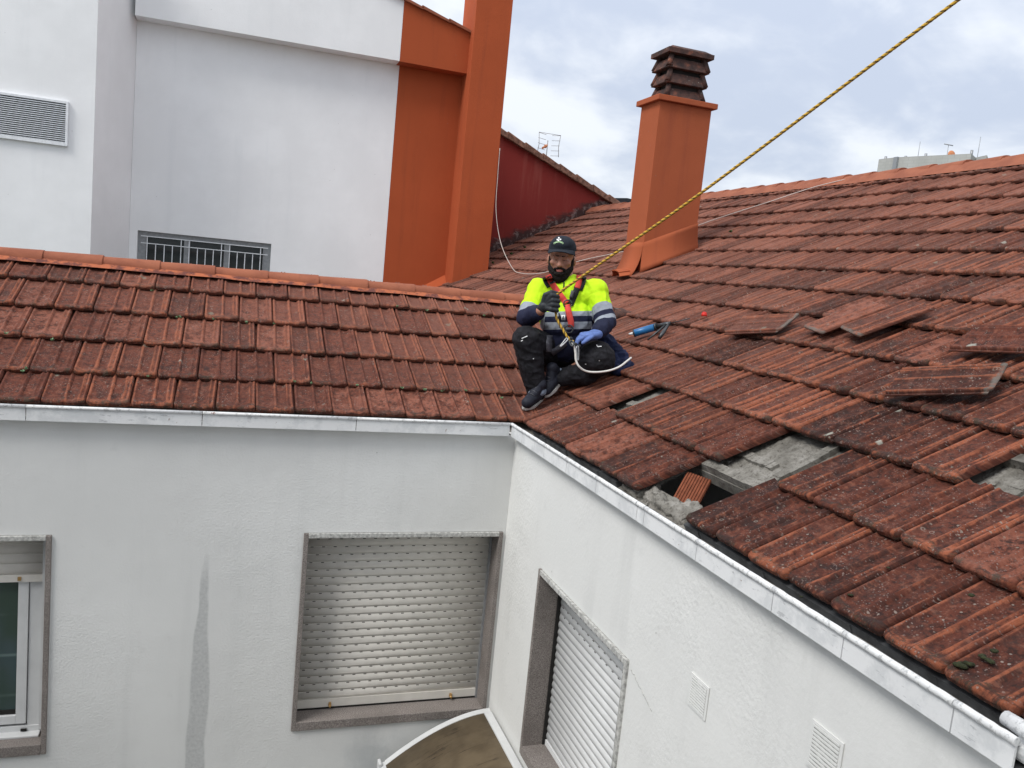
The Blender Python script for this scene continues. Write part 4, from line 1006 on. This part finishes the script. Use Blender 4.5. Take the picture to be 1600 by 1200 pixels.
# small plants in the joints
rp = random.Random(11)
def tuft(P, n, r, mat, grp, lab, nm):
    b = MB()
    for k in range(n):
        a = rp.uniform(0, 6.28); q = rp.uniform(0.1, 1) * r; t = Vector((math.cos(a), math.sin(a), 0)); up = rp.uniform(.3, 1.0) * r
        p0 = Vector(P) + t * q * .2; p1 = p0 + t * q * .7 + Vector((0, 0, up)); w = Vector((-t.y, t.x, 0)) * r * .32
        b.quad(p0, p0.lerp(p1, .55) + w, p1, p0.lerp(p1, .55) - w)
    tag(b.build(nm, mat), lab, 'plant', grp)
ORD = ['leftmost', 'second from the left', 'third from the left', 'fourth from the left', 'fifth from the left', 'sixth from the left', 'seventh from the left', 'eighth from the left', 'ninth from the left', 'tenth from the left', 'eleventh from the left', 'twelfth from the left', 'thirteenth from the left', 'fourteenth from the left']
pl_ = {}
for (x, y) in sorted(((36, 581), (41, 577), (81, 532), (232, 589), (276, 497), (281, 496), (334, 500), (385, 505), (428, 507), (461, 597), (486, 600), (557, 603), (628, 607), (663, 610), (690, 612), (727, 611), (783, 623), (620, 480), (666, 486), (756, 494), (238, 455), (10, 522))):
    P = on_left_roof(x, y, .004); j_ = int(round(P.y / cl_ / GL)); k_ = pl_.get(j_, 0); pl_[j_] = k_ + 1
    tuft(P - Vector((0, .01, 0)), 11, .017, M['leaf_pale'], 'small plants rooted under the left roof tiles', 'tiny green plant in %s left-roof tile joint, %s' % (['the gutter', 'the lowest', 'the second lowest', 'the third lowest', 'the highest', 'the ridge'][min(j_, 5)], ORD[k_]), 'small_plant')
for k_, (x, y, r) in enumerate(sorted(((770, 412, .05), (790, 402, .06), (799, 398, .05), (820, 388, .05), (748, 424, .035), (733, 430, .03), (1141, 363, .035)))):
    tuft(on_right_roof(x, y, .01), 16, r * .9, M['leaf'], 'weeds on the far part of the right roof', 'low green weed on the far right roof tiles, ' + (ORD[k_] if k_ < 6 else 'alone right of the chimney'), 'weed')
b = MB()
for (x, y, r) in ((1503, 1040, .016), (1514, 1037, .012), (1537, 1026, .011), (1545, 1033, .013), (1552, 1016, .012), (1518, 930, .010), (1330, 930, .008), (1252, 932, .006), (1265, 793, .006), (1388, 887, .006)):
    P = on_right_roof(x, y, .006)
    for k in range(4): b.ell(P + Vector((rp.uniform(-1, 1) * r * .5, rp.uniform(-1, 1) * r * .5, 0)), (r * .7, r * .7, r * .35), seg=8)
tag(b.build('moss', M['moss'], roofR, smooth=True), kind='stuff')

# ================================================================== THE MAN
PX = at
man_root = None
Hd = dict(
 neck=PX(886, 446, 5.10), chest=PX(887, 470, 5.12), belly=PX(888, 510, 5.13), pelvis=PX(890, 548, 5.22),
 shL=PX(843, 455, 5.12), elL=PX(823, 496, 4.99), wrL=PX(845, 486, 4.83), haL=PX(859, 471, 4.78),
 shR=PX(930, 456, 5.07), elR=PX(947, 503, 4.98), wrR=PX(932, 523, 4.87), haR=PX(907, 524, 4.82),
 hpL=PX(866, 556, 5.24), knL=PX(823, 531, 4.90), anL=PX(838, 612, 4.98),
 hpR=PX(912, 558, 5.22), knR=PX(936, 560, 4.97), anR=PX(874, 591, 5.05))
toeL0, toeL1 = PX(844, 622, 5.0), PX(823, 638, 4.90)
toeR0, toeR1 = PX(872, 588, 5.06), PX(854, 610, 4.98)
# head frame
hc = PX(877.5, 404.5, 5.06)
hf = (CAMC - hc).normalized(); hf = (hf + Vector((-.10, 0, -.10))).normalized()
hu = Vector((-.02, 0, 1)); hu = (hu - hf * hu.dot(hf)).normalized(); hr = hu.cross(hf) * 1.0    # image right
HM = Matrix((hr, hf, hu)).transposed()
if HM.determinant() < 0: hr = -hr; HM = Matrix((hr, hf, hu)).transposed()
def hp(x, y, z): return hc + HM @ Vector((x, y, z))
HS = Matrix.Rotation(0, 3, 'X')
# ---- continuous body (skin)
b = MB()
b.ell(hp(0, -.012, .035), (.078, .094, .092), HM); b.ell(hp(0, .028, -.025), (.063, .062, .082), HM); b.ell(hp(0, .038, -.072), (.050, .048, .040), HM)
b.capsule(hp(0, .088, .006), hp(0, .108, -.028), .0105, .0150); b.ell(hp(.012, .100, -.031), (.010, .010, .008), HM); b.ell(hp(-.012, .100, -.031), (.010, .010, .008), HM)
b.capsule(hp(-.036, .078, .020), hp(-.008, .088, .017), .010, .010); b.capsule(hp(.036, .078, .020), hp(.008, .088, .017), .010, .010)
for s in (-1, 1):
    b.ell(hp(s * .042, .062, -.018), (.024, .022, .018), HM); b.ell(hp(s * .030, .074, .003), (.0145, .0125, .0095), HM); b.ell(hp(s * .080, -.008, -.010), (.010, .020, .030), HM)
b.ell(hp(0, .086, -.056), (.022, .012, .010), HM)
b.capsule(hp(0, -.01, -.05), Hd['neck'], .056, .062); b.capsule(Hd['neck'], Hd['chest'], .06, .08); b.capsule(Hd['chest'], Hd['belly'], .09, .11); b.capsule(Hd['belly'], Hd['pelvis'], .11, .11)
for sd_ in 'LR':
    b.capsule(Hd['neck'], Hd['sh' + sd_], .055, .055); b.capsule(Hd['sh' + sd_], Hd['el' + sd_], .052, .040); b.capsule(Hd['el' + sd_], Hd['wr' + sd_], .040, .027); b.capsule(Hd['wr' + sd_], Hd['wr' + sd_].lerp(Hd['ha' + sd_], .25), .024, .018)
    b.capsule(Hd['hp' + sd_], Hd['kn' + sd_], .085, .058); b.capsule(Hd['kn' + sd_], Hd['an' + sd_], .056, .036)
b.capsule(Hd['anL'], Hd['anL'].lerp(toeL1, .4), .032, .022); b.capsule(Hd['anR'], Hd['anR'].lerp(toeR1, .4), .032, .022)
body = remeshed(b, 'person', .0055, 3, .5)
# eye sockets pressed in, lids kept
for v in body.vertices:
    for s in (-1, 1):
        d = (v.co - hp(s * .031, .083, .012)); 
        if d.length < .016: v.co -= hf * (.004 * (1 - d.length / .016))
person = put_mesh(body, 'person', M['skin'], None)
tag(person, 'bearded man in hi-vis shirt, cap and harness sitting in the roof valley holding a rope', 'person')
def mesh_part(name, mb, vox, mat, smooth=3, disp=0.0, dscale=18, seed=0, post=None):
    me = remeshed(mb, name, vox, smooth)
    if disp:
        nrm = [v.normal.copy() for v in me.vertices]
        for v, n in zip(me.vertices, nrm):
            q = Vector((v.co.x, v.co.y, v.co.z * .8)) * dscale + Vector((seed, 0, 0)); r = 1 - abs(noise.noise(q)) * 2.2
            v.co += n * disp * (r * .7 + .6 * noise.noise(q * 2.3))
    if post: post(me)
    return put_mesh(me, name, mat, person)
# ---- face pieces
b = MB()
for s in (-1, 1):
    b.capsule(hp(s * .071, .008, .01), hp(s * .064, .022, -.050), .007, .014); b.capsule(hp(s * .060, .026, -.055), hp(s * .026, .062, -.100), .019, .026)
    b.capsule(hp(s * .052, .050, -.052), hp(s * .034, .072, -.076), .011, .015)
    b.capsule(hp(s * .006, .100, -.0465), hp(s * .030, .086, -.056), .0060, .0075)
b.ell(hp(0, .056, -.104), (.050, .038, .040), HM); b.ell(hp(0, .050, -.125), (.038, .032, .024), HM); b.ell(hp(0, .088, -.082), (.032, .014, .014), HM)
mesh_part('beard', b, .004, M['hair'], 1, .0022, 90)
b = MB(); b.capsule(hp(-.016, .0945, -.060), hp(.016, .0945, -.060), .0042, .0042); b.capsule(hp(-.011, .0950, -.0665), hp(.011, .0950, -.0665), .0046, .0046); mesh_part('lips', b, .0025, M['lip_skin'], 1)
b = MB()
for s in (-1, 1): b.capsule(hp(s * .012, .0935, .0235), hp(s * .044, .076, .0245), .0040, .0030)
mesh_part('eyebrows', b, .002, M['hair'], 1)
b = MB()
for s in (-1, 1): b.capsule(hp(s * .020, .0855, -.0005), hp(s * .040, .0785, -.0005), .0022, .0022)
mesh_part('eyelashes', b, .0015, M['eye'], 1)
b = MB(); b.ell(hp(0, -.022, .028), (.0810, .088, .088), HM)
def clip_hair(me):
    bm = bmesh.new(); bm.from_mesh(me)
    bmesh.ops.delete(bm, geom=[v for v in bm.verts if (HM.transposed() @ (v.co - hc)).y > .020 or (HM.transposed() @ (v.co - hc)).z < -.02], context='VERTS'); bm.to_mesh(me); bm.free()
mesh_part('hair', b, .004, M['hair'], 1, .001, 80, post=clip_hair)
# cap: crown, brim, print
b = MB(); b.ell(hp(0, -.014, .062), (.086, .100, .078), HM, 28); b.ell(hp(0, .010, .086), (.074, .078, .056), HM, 28)
def clip_cap(me):
    bm = bmesh.new(); bm.from_mesh(me)
    def loc(v): return HM.transposed() @ (v.co - hc)
    bmesh.ops.delete(bm, geom=[v for v in bm.verts if loc(v).z < .052 - .11 * max(0, -loc(v).y)], context='VERTS'); bm.to_mesh(me); bm.free()
crown = mesh_part('cap', b, .0035, M['cap'], 2, post=clip_cap)
b = MB(); rows = []
for i in range(8):
    t = i / 7; row = []
    for k in range(15):
        a = math.pi * (k / 14); xx = math.cos(a) * (.080 + .004 * t); base = math.sin(a) * .070; yy = .028 + base * .88 + (.062 * t) * math.sin(a) ** .7
        row.append(b.bm.verts.new(hp(xx, yy, .066 - .008 * t - .026 * (abs(math.cos(a)) ** 2) * (.3 + .7 * t))))
    rows.append(row)
for i in range(7):
    for k in range(14): f = b.bm.faces.new((rows[i][k], rows[i][k+1], rows[i+1][k+1], rows[i+1][k])); f.smooth = True
o = b.build('cap_brim', M['cap'], person); sd = o.modifiers.new('t', 'SOLIDIFY'); sd.thickness = .004
def bvh_of(*objs):
    vs, fs = [], []
    for o in objs:
        n0 = len(vs); W = WM[o.name]; vs += [W @ v.co for v in o.data.vertices]; fs += [[i + n0 for i in p.vertices] for p in o.data.polygons]
    return BVHTree.FromPolygons(vs, fs)
def surf(bv, px, py, lift=.004, default=4.95):
    h = bv.ray_cast(CAMC, ray(px, py).normalized())
    if h[0] is None: return at(px, py, default)
    return h[0] + (CAMC - h[0]).normalized() * lift
bc = bvh_of(crown)
def stroke(b, bv, pts, w, lift=.0025):
    for (x0, y0), (x1, y1) in zip(pts, pts[1:]):
        d = Vector((x1 - x0, y1 - y0)); n = Vector((-d.y, d.x)).normalized() * w / 2
        q = [surf(bv, x0 + n.x, y0 + n.y, lift), surf(bv, x1 + n.x, y1 + n.y, lift), surf(bv, x1 - n.x, y1 - n.y, lift), surf(bv, x0 - n.x, y0 - n.y, lift)]
        b.quad(*q)
b = MB()   # clover emblem and a short arched word (unreadable at this size in the picture)
for (x, y) in ((871.0, 374.3), (873.2, 371.5), (875.6, 374.0), (872.6, 375.2)): stroke(b, bc, [(x - 1.2, y), (x + 1.2, y + .2)], 2.2)
b.build('cap_emblem', M['logo_white'], person)
b = MB()
for k in range(8):
    x = 865.6 + k * 1.95; y = 380.8 - 3.2 * math.sin(math.pi * (k + .6) / 8.4)
    stroke(b, bc, [(x, y - 1.3), (x + .1, y + 1.3)], .9); stroke(b, bc, [(x, y - .9 + (k % 3) * .7), (x + 1.4, y - .8 + (k % 3) * .7)], .8)
b.build('cap_lettering', M['logo_green'], person)

# ---- shirt
b = MB(); c_, q_ = Hd['chest'], Hd['belly']
SM = CAMR.copy()
b.ell(c_ + Vector((0, 0, .035)), (.168, .12, .13), SM @ Matrix.Rotation(math.pi / 2, 3, 'X')); b.ell(PX(887, 500, 5.11), (.172, .150, .15), SM @ Matrix.Identity(3)); b.ell(PX(889, 532, 5.14), (.178, .14, .14), SM)
b.capsule(Hd['neck'] + Vector((0, 0, .005)), Hd['chest'], .062, .13)
for sd_ in 'LR':
    b.capsule(Hd['neck'] + Vector((0, 0, -.02)), Hd['sh' + sd_], .060, .066); b.capsule(Hd['sh' + sd_], Hd['el' + sd_], .071, .060); b.capsule(Hd['el' + sd_], Hd['el' + sd_].lerp(Hd['wr' + sd_], .72), .060, .046)
    b.capsule(Hd['sh' + sd_], Hd['chest'] + (Hd['sh' + sd_] - Hd['chest']) * .4, .08, .09)
me = remeshed(b, 'shirt', .0055, 4, .5)
nrm = [v.normal.copy() for v in me.vertices]
for v, n in zip(me.vertices, nrm):
    q = Vector((v.co.x * 20, v.co.y * 12, v.co.z * 10)); w = v.co * 30
    v.co += n * (.0085 * (.45 - abs(noise.noise(q))) * 1.6 + .0030 * noise.noise(w))
def seg_t(p, a, c):
    ab = c - a; t = (p - a).dot(ab) / ab.dot(ab); return t, (p - (a + ab * max(0, min(1, t)))).length
vals = []
for v in me.vertices:
    c = v.co; X_, Y_, _d = px_of(c); core = 851 < X_ < 925 and Y_ > 455; dT = seg_t(c, Hd['neck'], Hd['pelvis'])[1] - .10; best = ('T', dT)
    for sd_ in 'LR':
        t1, d1 = seg_t(c, Hd['sh' + sd_], Hd['el' + sd_]); t2, d2 = seg_t(c, Hd['el' + sd_], Hd['wr' + sd_])
        if not core and d1 < best[1] + .045 and t1 > .22: best = ('U' + sd_, d1 - .045, t1)
        if not core and d2 < best[1] and t2 > 0: best = ('F' + sd_, d2 - .03, t2)
    if best[0] == 'T': x, y, d = px_of(c); B = y + (x - 888) * .02
    elif best[0] == 'UL': B = np.interp(best[2], [0, .70, .97, 1.1], [470, 486.5, 494, 499])
    elif best[0] == 'UR': B = np.interp(best[2], [0, .52, .76, .90, 1.02, 1.2], [470, 486.5, 494, 503, 514.5, 520])
    else: B = 499 if best[0] == 'FL' else 520
    vals.append((B - 470) / 100)
at_ = me.attributes.new('band', 'FLOAT', 'POINT'); at_.data.foreach_set('value', vals)
me.materials.clear(); me.materials.append(M['shirt'])
o = bpy.data.objects.new('shirt', me); shirt = link(o, person)
# ---- trousers
b = MB(); b.ell(Hd['pelvis'] + Vector((0, 0, -.01)), (.185, .15, .12), SM @ Matrix.Rotation(math.pi / 2, 3, 'X'))
for sd_ in 'LR':
    b.capsule(Hd['pelvis'], Hd['hp' + sd_], .14, .12); b.capsule(Hd['hp' + sd_], Hd['kn' + sd_], .112, .088)
b.capsule(Hd['knL'], Hd['knL'].lerp(Hd['anL'], .45), .086, .078); b.capsule(Hd['knL'].lerp(Hd['anL'], .45), Hd['anL'], .078, .060)
b.capsule(Hd['knR'], PX(915, 582, 4.99), .092, .078); b.capsule(PX(915, 582, 4.99), Hd['anR'], .078, .052)
b.ell(PX(932, 561, 4.95), (.115, .11, .115), SM)
me = remeshed(b, 'trousers', .0055, 4, .5); nrm = [v.normal.copy() for v in me.vertices]
for v, n in zip(me.vertices, nrm): q = Vector((v.co.x * 9, v.co.y * 9, v.co.z * 26)) + Vector((5, 0, 0)); v.co += n * (.007 * (.35 - abs(noise.noise(q))) * 1.6 + .0015 * noise.noise(v.co * 30))
trousers = put_mesh(me, 'trousers', M['black_cloth'], person)
b = MB(); b.capsule(PX(846, 611, 4.95), PX(833, 616, 4.935), .030, .030); b.capsule(PX(874, 580, 5.03), PX(876, 587, 5.03), .020, .022); mesh_part('trouser_hems', b, .005, M['sock'], 2, .003, 30)
# tied jacket behind the hip
b = MB()
for (x, y, d, r) in ((945, 530, 5.18, .045), (958, 545, 5.17, .055), (968, 556, 5.15, .055), (975, 566, 5.11, .045), (984, 573, 5.07, .030), (972, 578, 5.05, .022), (958, 580, 5.08, .03)): b.ell(PX(x, y, d), (r, r, r * .7), None, 12)
for (p, q, r) in (((945, 530, 5.18), (972, 560, 5.14), .045), ((972, 560, 5.14), (984, 573, 5.07), .034), ((960, 560, 5.12), (965, 580, 5.04), .035), ((965, 580, 5.04), (984, 573, 5.06), .016)): b.capsule(PX(*p), PX(*q), r, r * .8)
mesh_part('tied_jacket', b, .005, M['jacket'], 2, .010, 24)
# ---- shoes
def shoe(heel, toe, up, side):
    ax = (toe - heel).normalized(); L = (toe - heel).length; s_ = ax.cross(up).normalized(); u = s_.cross(ax)
    f = lambda a, b_, c: heel + ax * a + s_ * b_ + u * c
    b = MB(); b.capsule(f(0, 0, .02), f(.02, 0, .075), .038, .040); b.capsule(f(.0, 0, .012), f(L * .5, 0, .014), .036, .040); b.capsule(f(L * .5, 0, .012), f(L, 0, .004), .042, .036); b.capsule(f(.03, 0, .07), f(L * .55, 0, .030), .032, .034)
    sh = mesh_part('shoe', b, .004, M['shoe'], 2)
    b = MB(); n = 16; ring = []
    for k in range(n):
        a = 2 * math.pi * k / n; w = .044 if math.cos(a) > 0 else .038
        ring.append(f(L * .5 + math.cos(a) * (L * .5 + .036), math.sin(a) * w, -.030))
    b.prism(ring, u * .016); so = b.build('sole', M['sole'], sh, smooth=False)
    b = MB()
    for k in range(5):
        a = .045 + k * .020; b.tube([f(a, -.020, .082 - k * .012), f(a + .004, 0, .092 - k * .013), f(a, .020, .082 - k * .012)], .0022, 5)
    b.build('laces', M['grey_strap'], sh)
    return sh
shoe(toeL0 + Vector((0, 0, .03)), toeL1 + Vector((0, 0, .03)), Vector((-.1, -.45, 1)).normalized(), 0)
shoe(toeR0, toeR1, Vector((-.7, -.35, .5)).normalized(), 0)

# ---- hands
def hand(wrist, knuck, palm_n, spread_dir, mat, curls, thumb, fl=1.0, name='glove'):
    """palm from wrist to knuckles; fingers fan along spread_dir, curl towards palm_n"""
    ax = (knuck - wrist).normalized(); L = (knuck - wrist).length; n = (palm_n - ax * palm_n.dot(ax)).normalized(); s = ax.cross(n)
    if s.dot(spread_dir) < 0: s = -s
    b = MB(); W = .039
    for k in range(4):
        o = (k - 1.5) / 1.5; b.capsule(wrist + s * o * .016, wrist + ax * L + s * o * .028, .019, .0150)
    b.capsule(wrist - ax * .012, wrist + ax * .02, .0315, .029)
    lens = [(.040, .026, .020), (.045, .030, .022), (.042, .028, .021), (.033, .021, .018)]
    for k in range(4):
        o = (k - 1.5) / 1.5; p = wrist + ax * L + s * o * .030; ang = 0; r = .0098
        for i, l in enumerate(lens[k]):
            ang += curls[k][i]; d = ax * math.cos(ang) + n * math.sin(ang) + s * o * .10; d.normalize(); q = p + d * l * fl
            b.capsule(p, q, r, r * .93); r *= .93; p = q
    # thumb leaves the side of the palm
    p = wrist + ax * L * .30 - s * .026; r = .0125
    for (dx, ds, dn, l) in thumb:
        d = (ax * dx - s * ds + n * dn).normalized(); q = p + d * l; b.capsule(p, q, r, r * .92); r *= .92; p = q
    me = remeshed(b, name, .0034, 2, .45); return put_mesh(me, name, mat, person)
imgR = CAMR @ Vector((1, 0, 0)); imgU = CAMR @ Vector((0, 1, 0)); toC = CAMR @ Vector((0, 0, 1))
# left in the picture: black glove, fist round the rope; back of the hand to the camera
b = MB(); wr_ = PX(847, 482, 4.83)
b.capsule(wr_, PX(850, 479, 4.81), .0315, .033)
for k in range(4):
    yk = 462 + 7.2 * k; kn = PX(862 + (0, 1.5, 1, -1)[k], yk, 4.765)
    b.capsule(wr_.lerp(PX(852, 474, 4.80), .4) + (kn - wr_) * .1, kn, .022, .0150)
    p1 = PX(871 + (0, 1, .5, -1.5)[k], yk + 1, 4.775); p2 = PX(872 + (0, 1, .5, -1.5)[k], yk + 2, 4.805); p3 = PX(864, yk + 2, 4.825)
    b.capsule(kn, p1, .0142, .0130); b.capsule(p1, p2, .0130, .0122); b.capsule(p2, p3, .0122, .0110)
b.capsule(PX(849, 473, 4.80), PX(852, 461, 4.785), .0165, .0150); b.capsule(PX(852, 461, 4.785), PX(862, 456.5, 4.775), .0148, .0135); b.capsule(PX(862, 456.5, 4.775), PX(870, 458, 4.79), .0132, .0115)
me = remeshed(b, 'glove', .0034, 2, .45); put_mesh(me, 'glove', M['glove_black'], person)
# right in the picture: blue knitted glove, fingers pinching the rope grab
w = PX(931, 522, 4.87); kn = w + (-imgR * .075 - imgU * .010 + toC * .018)
hand(w, kn, (-imgU * .85 - toC * .25), toC * -1 + imgU * -.2 + imgR * 0, M['glove_blue'], [(.35, .5, .4), (.45, .6, .4), (.55, .7, .4), (.7, .7, .4)], [(.8, .5, .2, .036), (1, .1, .5, .030), (1, -.2, .6, .022)])
# dark coated finger tips of the blue glove
b = MB()
for k, (x, y) in enumerate(((892, 529), (893, 533), (899, 538), (905, 541))): b.ell(PX(x, y, 4.80 + .004 * k), (.0125, .012, .012), None, 10)
mesh_part('glove_tips', b, .003, M['glove_black'], 2)

# ---- harness straps laid on the shirt
bs = bvh_of(shirt, trousers)
def strap(name, pts, w, mat, lift=.007, n=8):
    P2 = [Vector((x, y, 0)) for x, y in pts]; P2 = ribbon_pts(P2, n); b = MB(); prev = None
    for i, p in enumerate(P2):
        t = (P2[min(i+1, len(P2)-1)] - P2[max(0, i-1)]).normalized(); nn = Vector((-t.y, t.x, 0)) * w / 2
        a, m_, c = surf(bs, p.x + nn.x, p.y + nn.y, lift), surf(bs, p.x, p.y, lift + .001), surf(bs, p.x - nn.x, p.y - nn.y, lift)
        cur = [b.bm.verts.new(v) for v in (a, m_, c)]
        if prev:
            for k in range(2): f = b.bm.faces.new((prev[k], prev[k+1], cur[k+1], cur[k])); f.smooth = True
        prev = cur
    o = b.build(name, mat, person); sd = o.modifiers.new('t', 'SOLIDIFY'); sd.thickness = .0035; sd.offset = 0; return o
strap('harness_pad', [(854, 432), (856, 438), (861, 447)], 14, M['black_strap'], .005)
strap('harness_pad', [(909, 432), (908, 440), (903, 452)], 14, M['black_strap'], .005)
strap('harness_strap', [(856, 430), (860, 438), (868, 451), (880, 467), (885, 474)], 9.5, M['red_strap'], .011)
strap('harness_strap', [(886, 476), (889, 490), (892, 503), (892, 511)], 9.5, M['red_strap'], .011)
strap('harness_strap', [(905, 430), (905, 438), (902, 450)], 9.0, M['red_strap'], .011)
strap('harness_strap', [(902, 450), (897, 463), (891, 476)], 9.5, M['black_strap'], .010)
strap('harness_buckle', [(859, 443), (868, 439)], 2.6, M['gun_metal'], .018, 4)
strap('harness_label', [(895, 454), (892, 466)], 5, M['grey_strap'], .016, 4)
strap('zip', [(881.5, 434), (881, 446), (880.5, 455)], 1.6, M['ink'], .006)
strap('zip', [(873.5, 489), (874, 500), (875, 512)], 1.6, M['ink'], .006)
strap('leg_strap', [(859, 524), (858, 538), (858, 550)], 9, M['grey_strap'], .008)
strap('leg_strap', [(884, 536), (875, 543), (862, 552)], 9, M['grey_strap'], .009)
strap('chest_badge', [(877, 496), (883, 496)], 8, M['logo_white'], .008, 4)
b = MB(); stroke(b, bs, [(878.5, 499.0), (880, 493.5), (881.6, 499.0)], .9, .012); stroke(b, bs, [(879.2, 497.2), (881, 497.2)], .8, .0125); b.build('badge_mark', M['ink'], person)
b = MB()   # D ring at the crossing and chest loop
for (x, y, r, rr) in ((887, 475, .024, .0045), (889, 514, .024, .0045)):
    c = surf(bs, x, y, .018); b.tube([c + imgR * math.cos(a) * r + imgU * math.sin(a) * r for a in [2 * math.pi * k / 20 for k in range(21)]], rr, 8)
b.build('harness_ring', M['gun_metal'], person)
# paint marks on the trousers
b = MB()
for pts in ([(815, 529), (819, 527), (824, 525)], [(814, 533), (817, 531.5)], [(932, 538.5), (934, 541.5), (940, 541)], [(833, 560), (834, 561)], [(936, 563), (937, 564)], [(914, 569), (916, 569)]):
    stroke(b, bs, pts, 1.3, .004)
b.build('paint_marks', M['logo_white'], person)

# ---- rope from the upper right to the fist, then down to the rope grab
def rope(name, pts, r, twist, mat, label=None, cat=None, parent=None):
    P = ribbon_pts(pts, 1) if len(pts) < 4 else ribbon_pts(pts, 14)
    dense = []
    for a, c in zip(P, P[1:]):
        n = max(1, int((c - a).length / .006))
        for k in range(n): dense.append(a.lerp(c, k / n))
    dense.append(P[-1]); b = MB(); cum = [0]
    for a, c in zip(dense, dense[1:]): cum.append(cum[-1] + (c - a).length)
    seg = 12
    b.tube(dense, r, seg, rfun=lambda i, an: .90 + .14 * abs(math.cos(1.5 * (an - cum[i] * twist))))
    me = b.mesh(name); at_ = me.attributes.new('strand', 'FLOAT', 'POINT')
    vals = []
    for i in range(len(dense)):
        for k in range(seg): an = 2 * math.pi * k / seg; vals.append(.5 + .5 * math.cos(2 * (an - cum[i] * twist * 1.0)))
    vals += [0] * (len(me.vertices) - len(vals)); at_.data.foreach_set('value', vals[:len(me.vertices)])
    me.materials.append(mat); o = bpy.data.objects.new(name, me); link(o, parent)
    if label: tag(o, label, cat)
    return o
top = PX(1497, 0, 3.3); fist = PX(866, 464.5, 4.79); ext = top + (top - fist) * .35
low = [PX(866, 464.5, 4.79), PX(868, 482, 4.82), PX(870, 498, 4.80), PX(879, 514, 4.80), PX(887, 527, 4.80), PX(896, 534, 4.80)]
rope('rope', [ext, top, PX(1100, 298, 4.16), PX(935, 414, 4.60), fist] + low[1:], .0074, 105, M['rope'], 'yellow and black safety rope stretched from the upper right down to the man\'s gloved fist', 'rope')
gg = empty('rope_grab', PX(893, 536, 4.79), 'metal rope grab and karabiners held in the blue glove', 'climbing gear')
def ring(pts, r, mat, nm): b = MB(); b.tube(ribbon_pts([PX(*p) for p in pts], 5), r, 7); return b.build(nm, mat, gg)
ring([(885, 528, 4.78), (876, 540, 4.76), (877, 541, 4.76), (887, 531, 4.77), (885, 528, 4.78)], .0040, M['steel'], 'karabiner')
ring([(886, 530, 4.78), (891, 536, 4.77), (895, 540, 4.77)], .0045, M['gun_metal'], 'lever')
ring([(893, 532, 4.77), (897, 537, 4.76), (894, 541, 4.76), (890, 535, 4.77), (893, 532, 4.77)], .0055, M['gun_metal'], 'grab_body')
ring([(901, 541, 4.77), (902, 560, 4.77), (904, 561, 4.77), (904, 543, 4.77), (901, 541, 4.77)], .0035, M['steel'], 'karabiner')
b = MB(); b.tube(ribbon_pts([PX(*p) for p in ((894, 535, 4.77), (897, 541, 4.77), (899, 551, 4.77), (900, 563, 4.77), (905, 573, 4.77), (916, 580, 4.79), (933, 581.5, 4.80), (952, 579, 4.83), (968, 573, 4.88), (980, 564, 4.98), (986, 559, 5.04))], 8), .0062, 8)
tag(b.build('white_lanyard', M['white_rope'], smooth=True), 'white lanyard rope looping from the rope grab under the man\'s knee', 'lanyard')
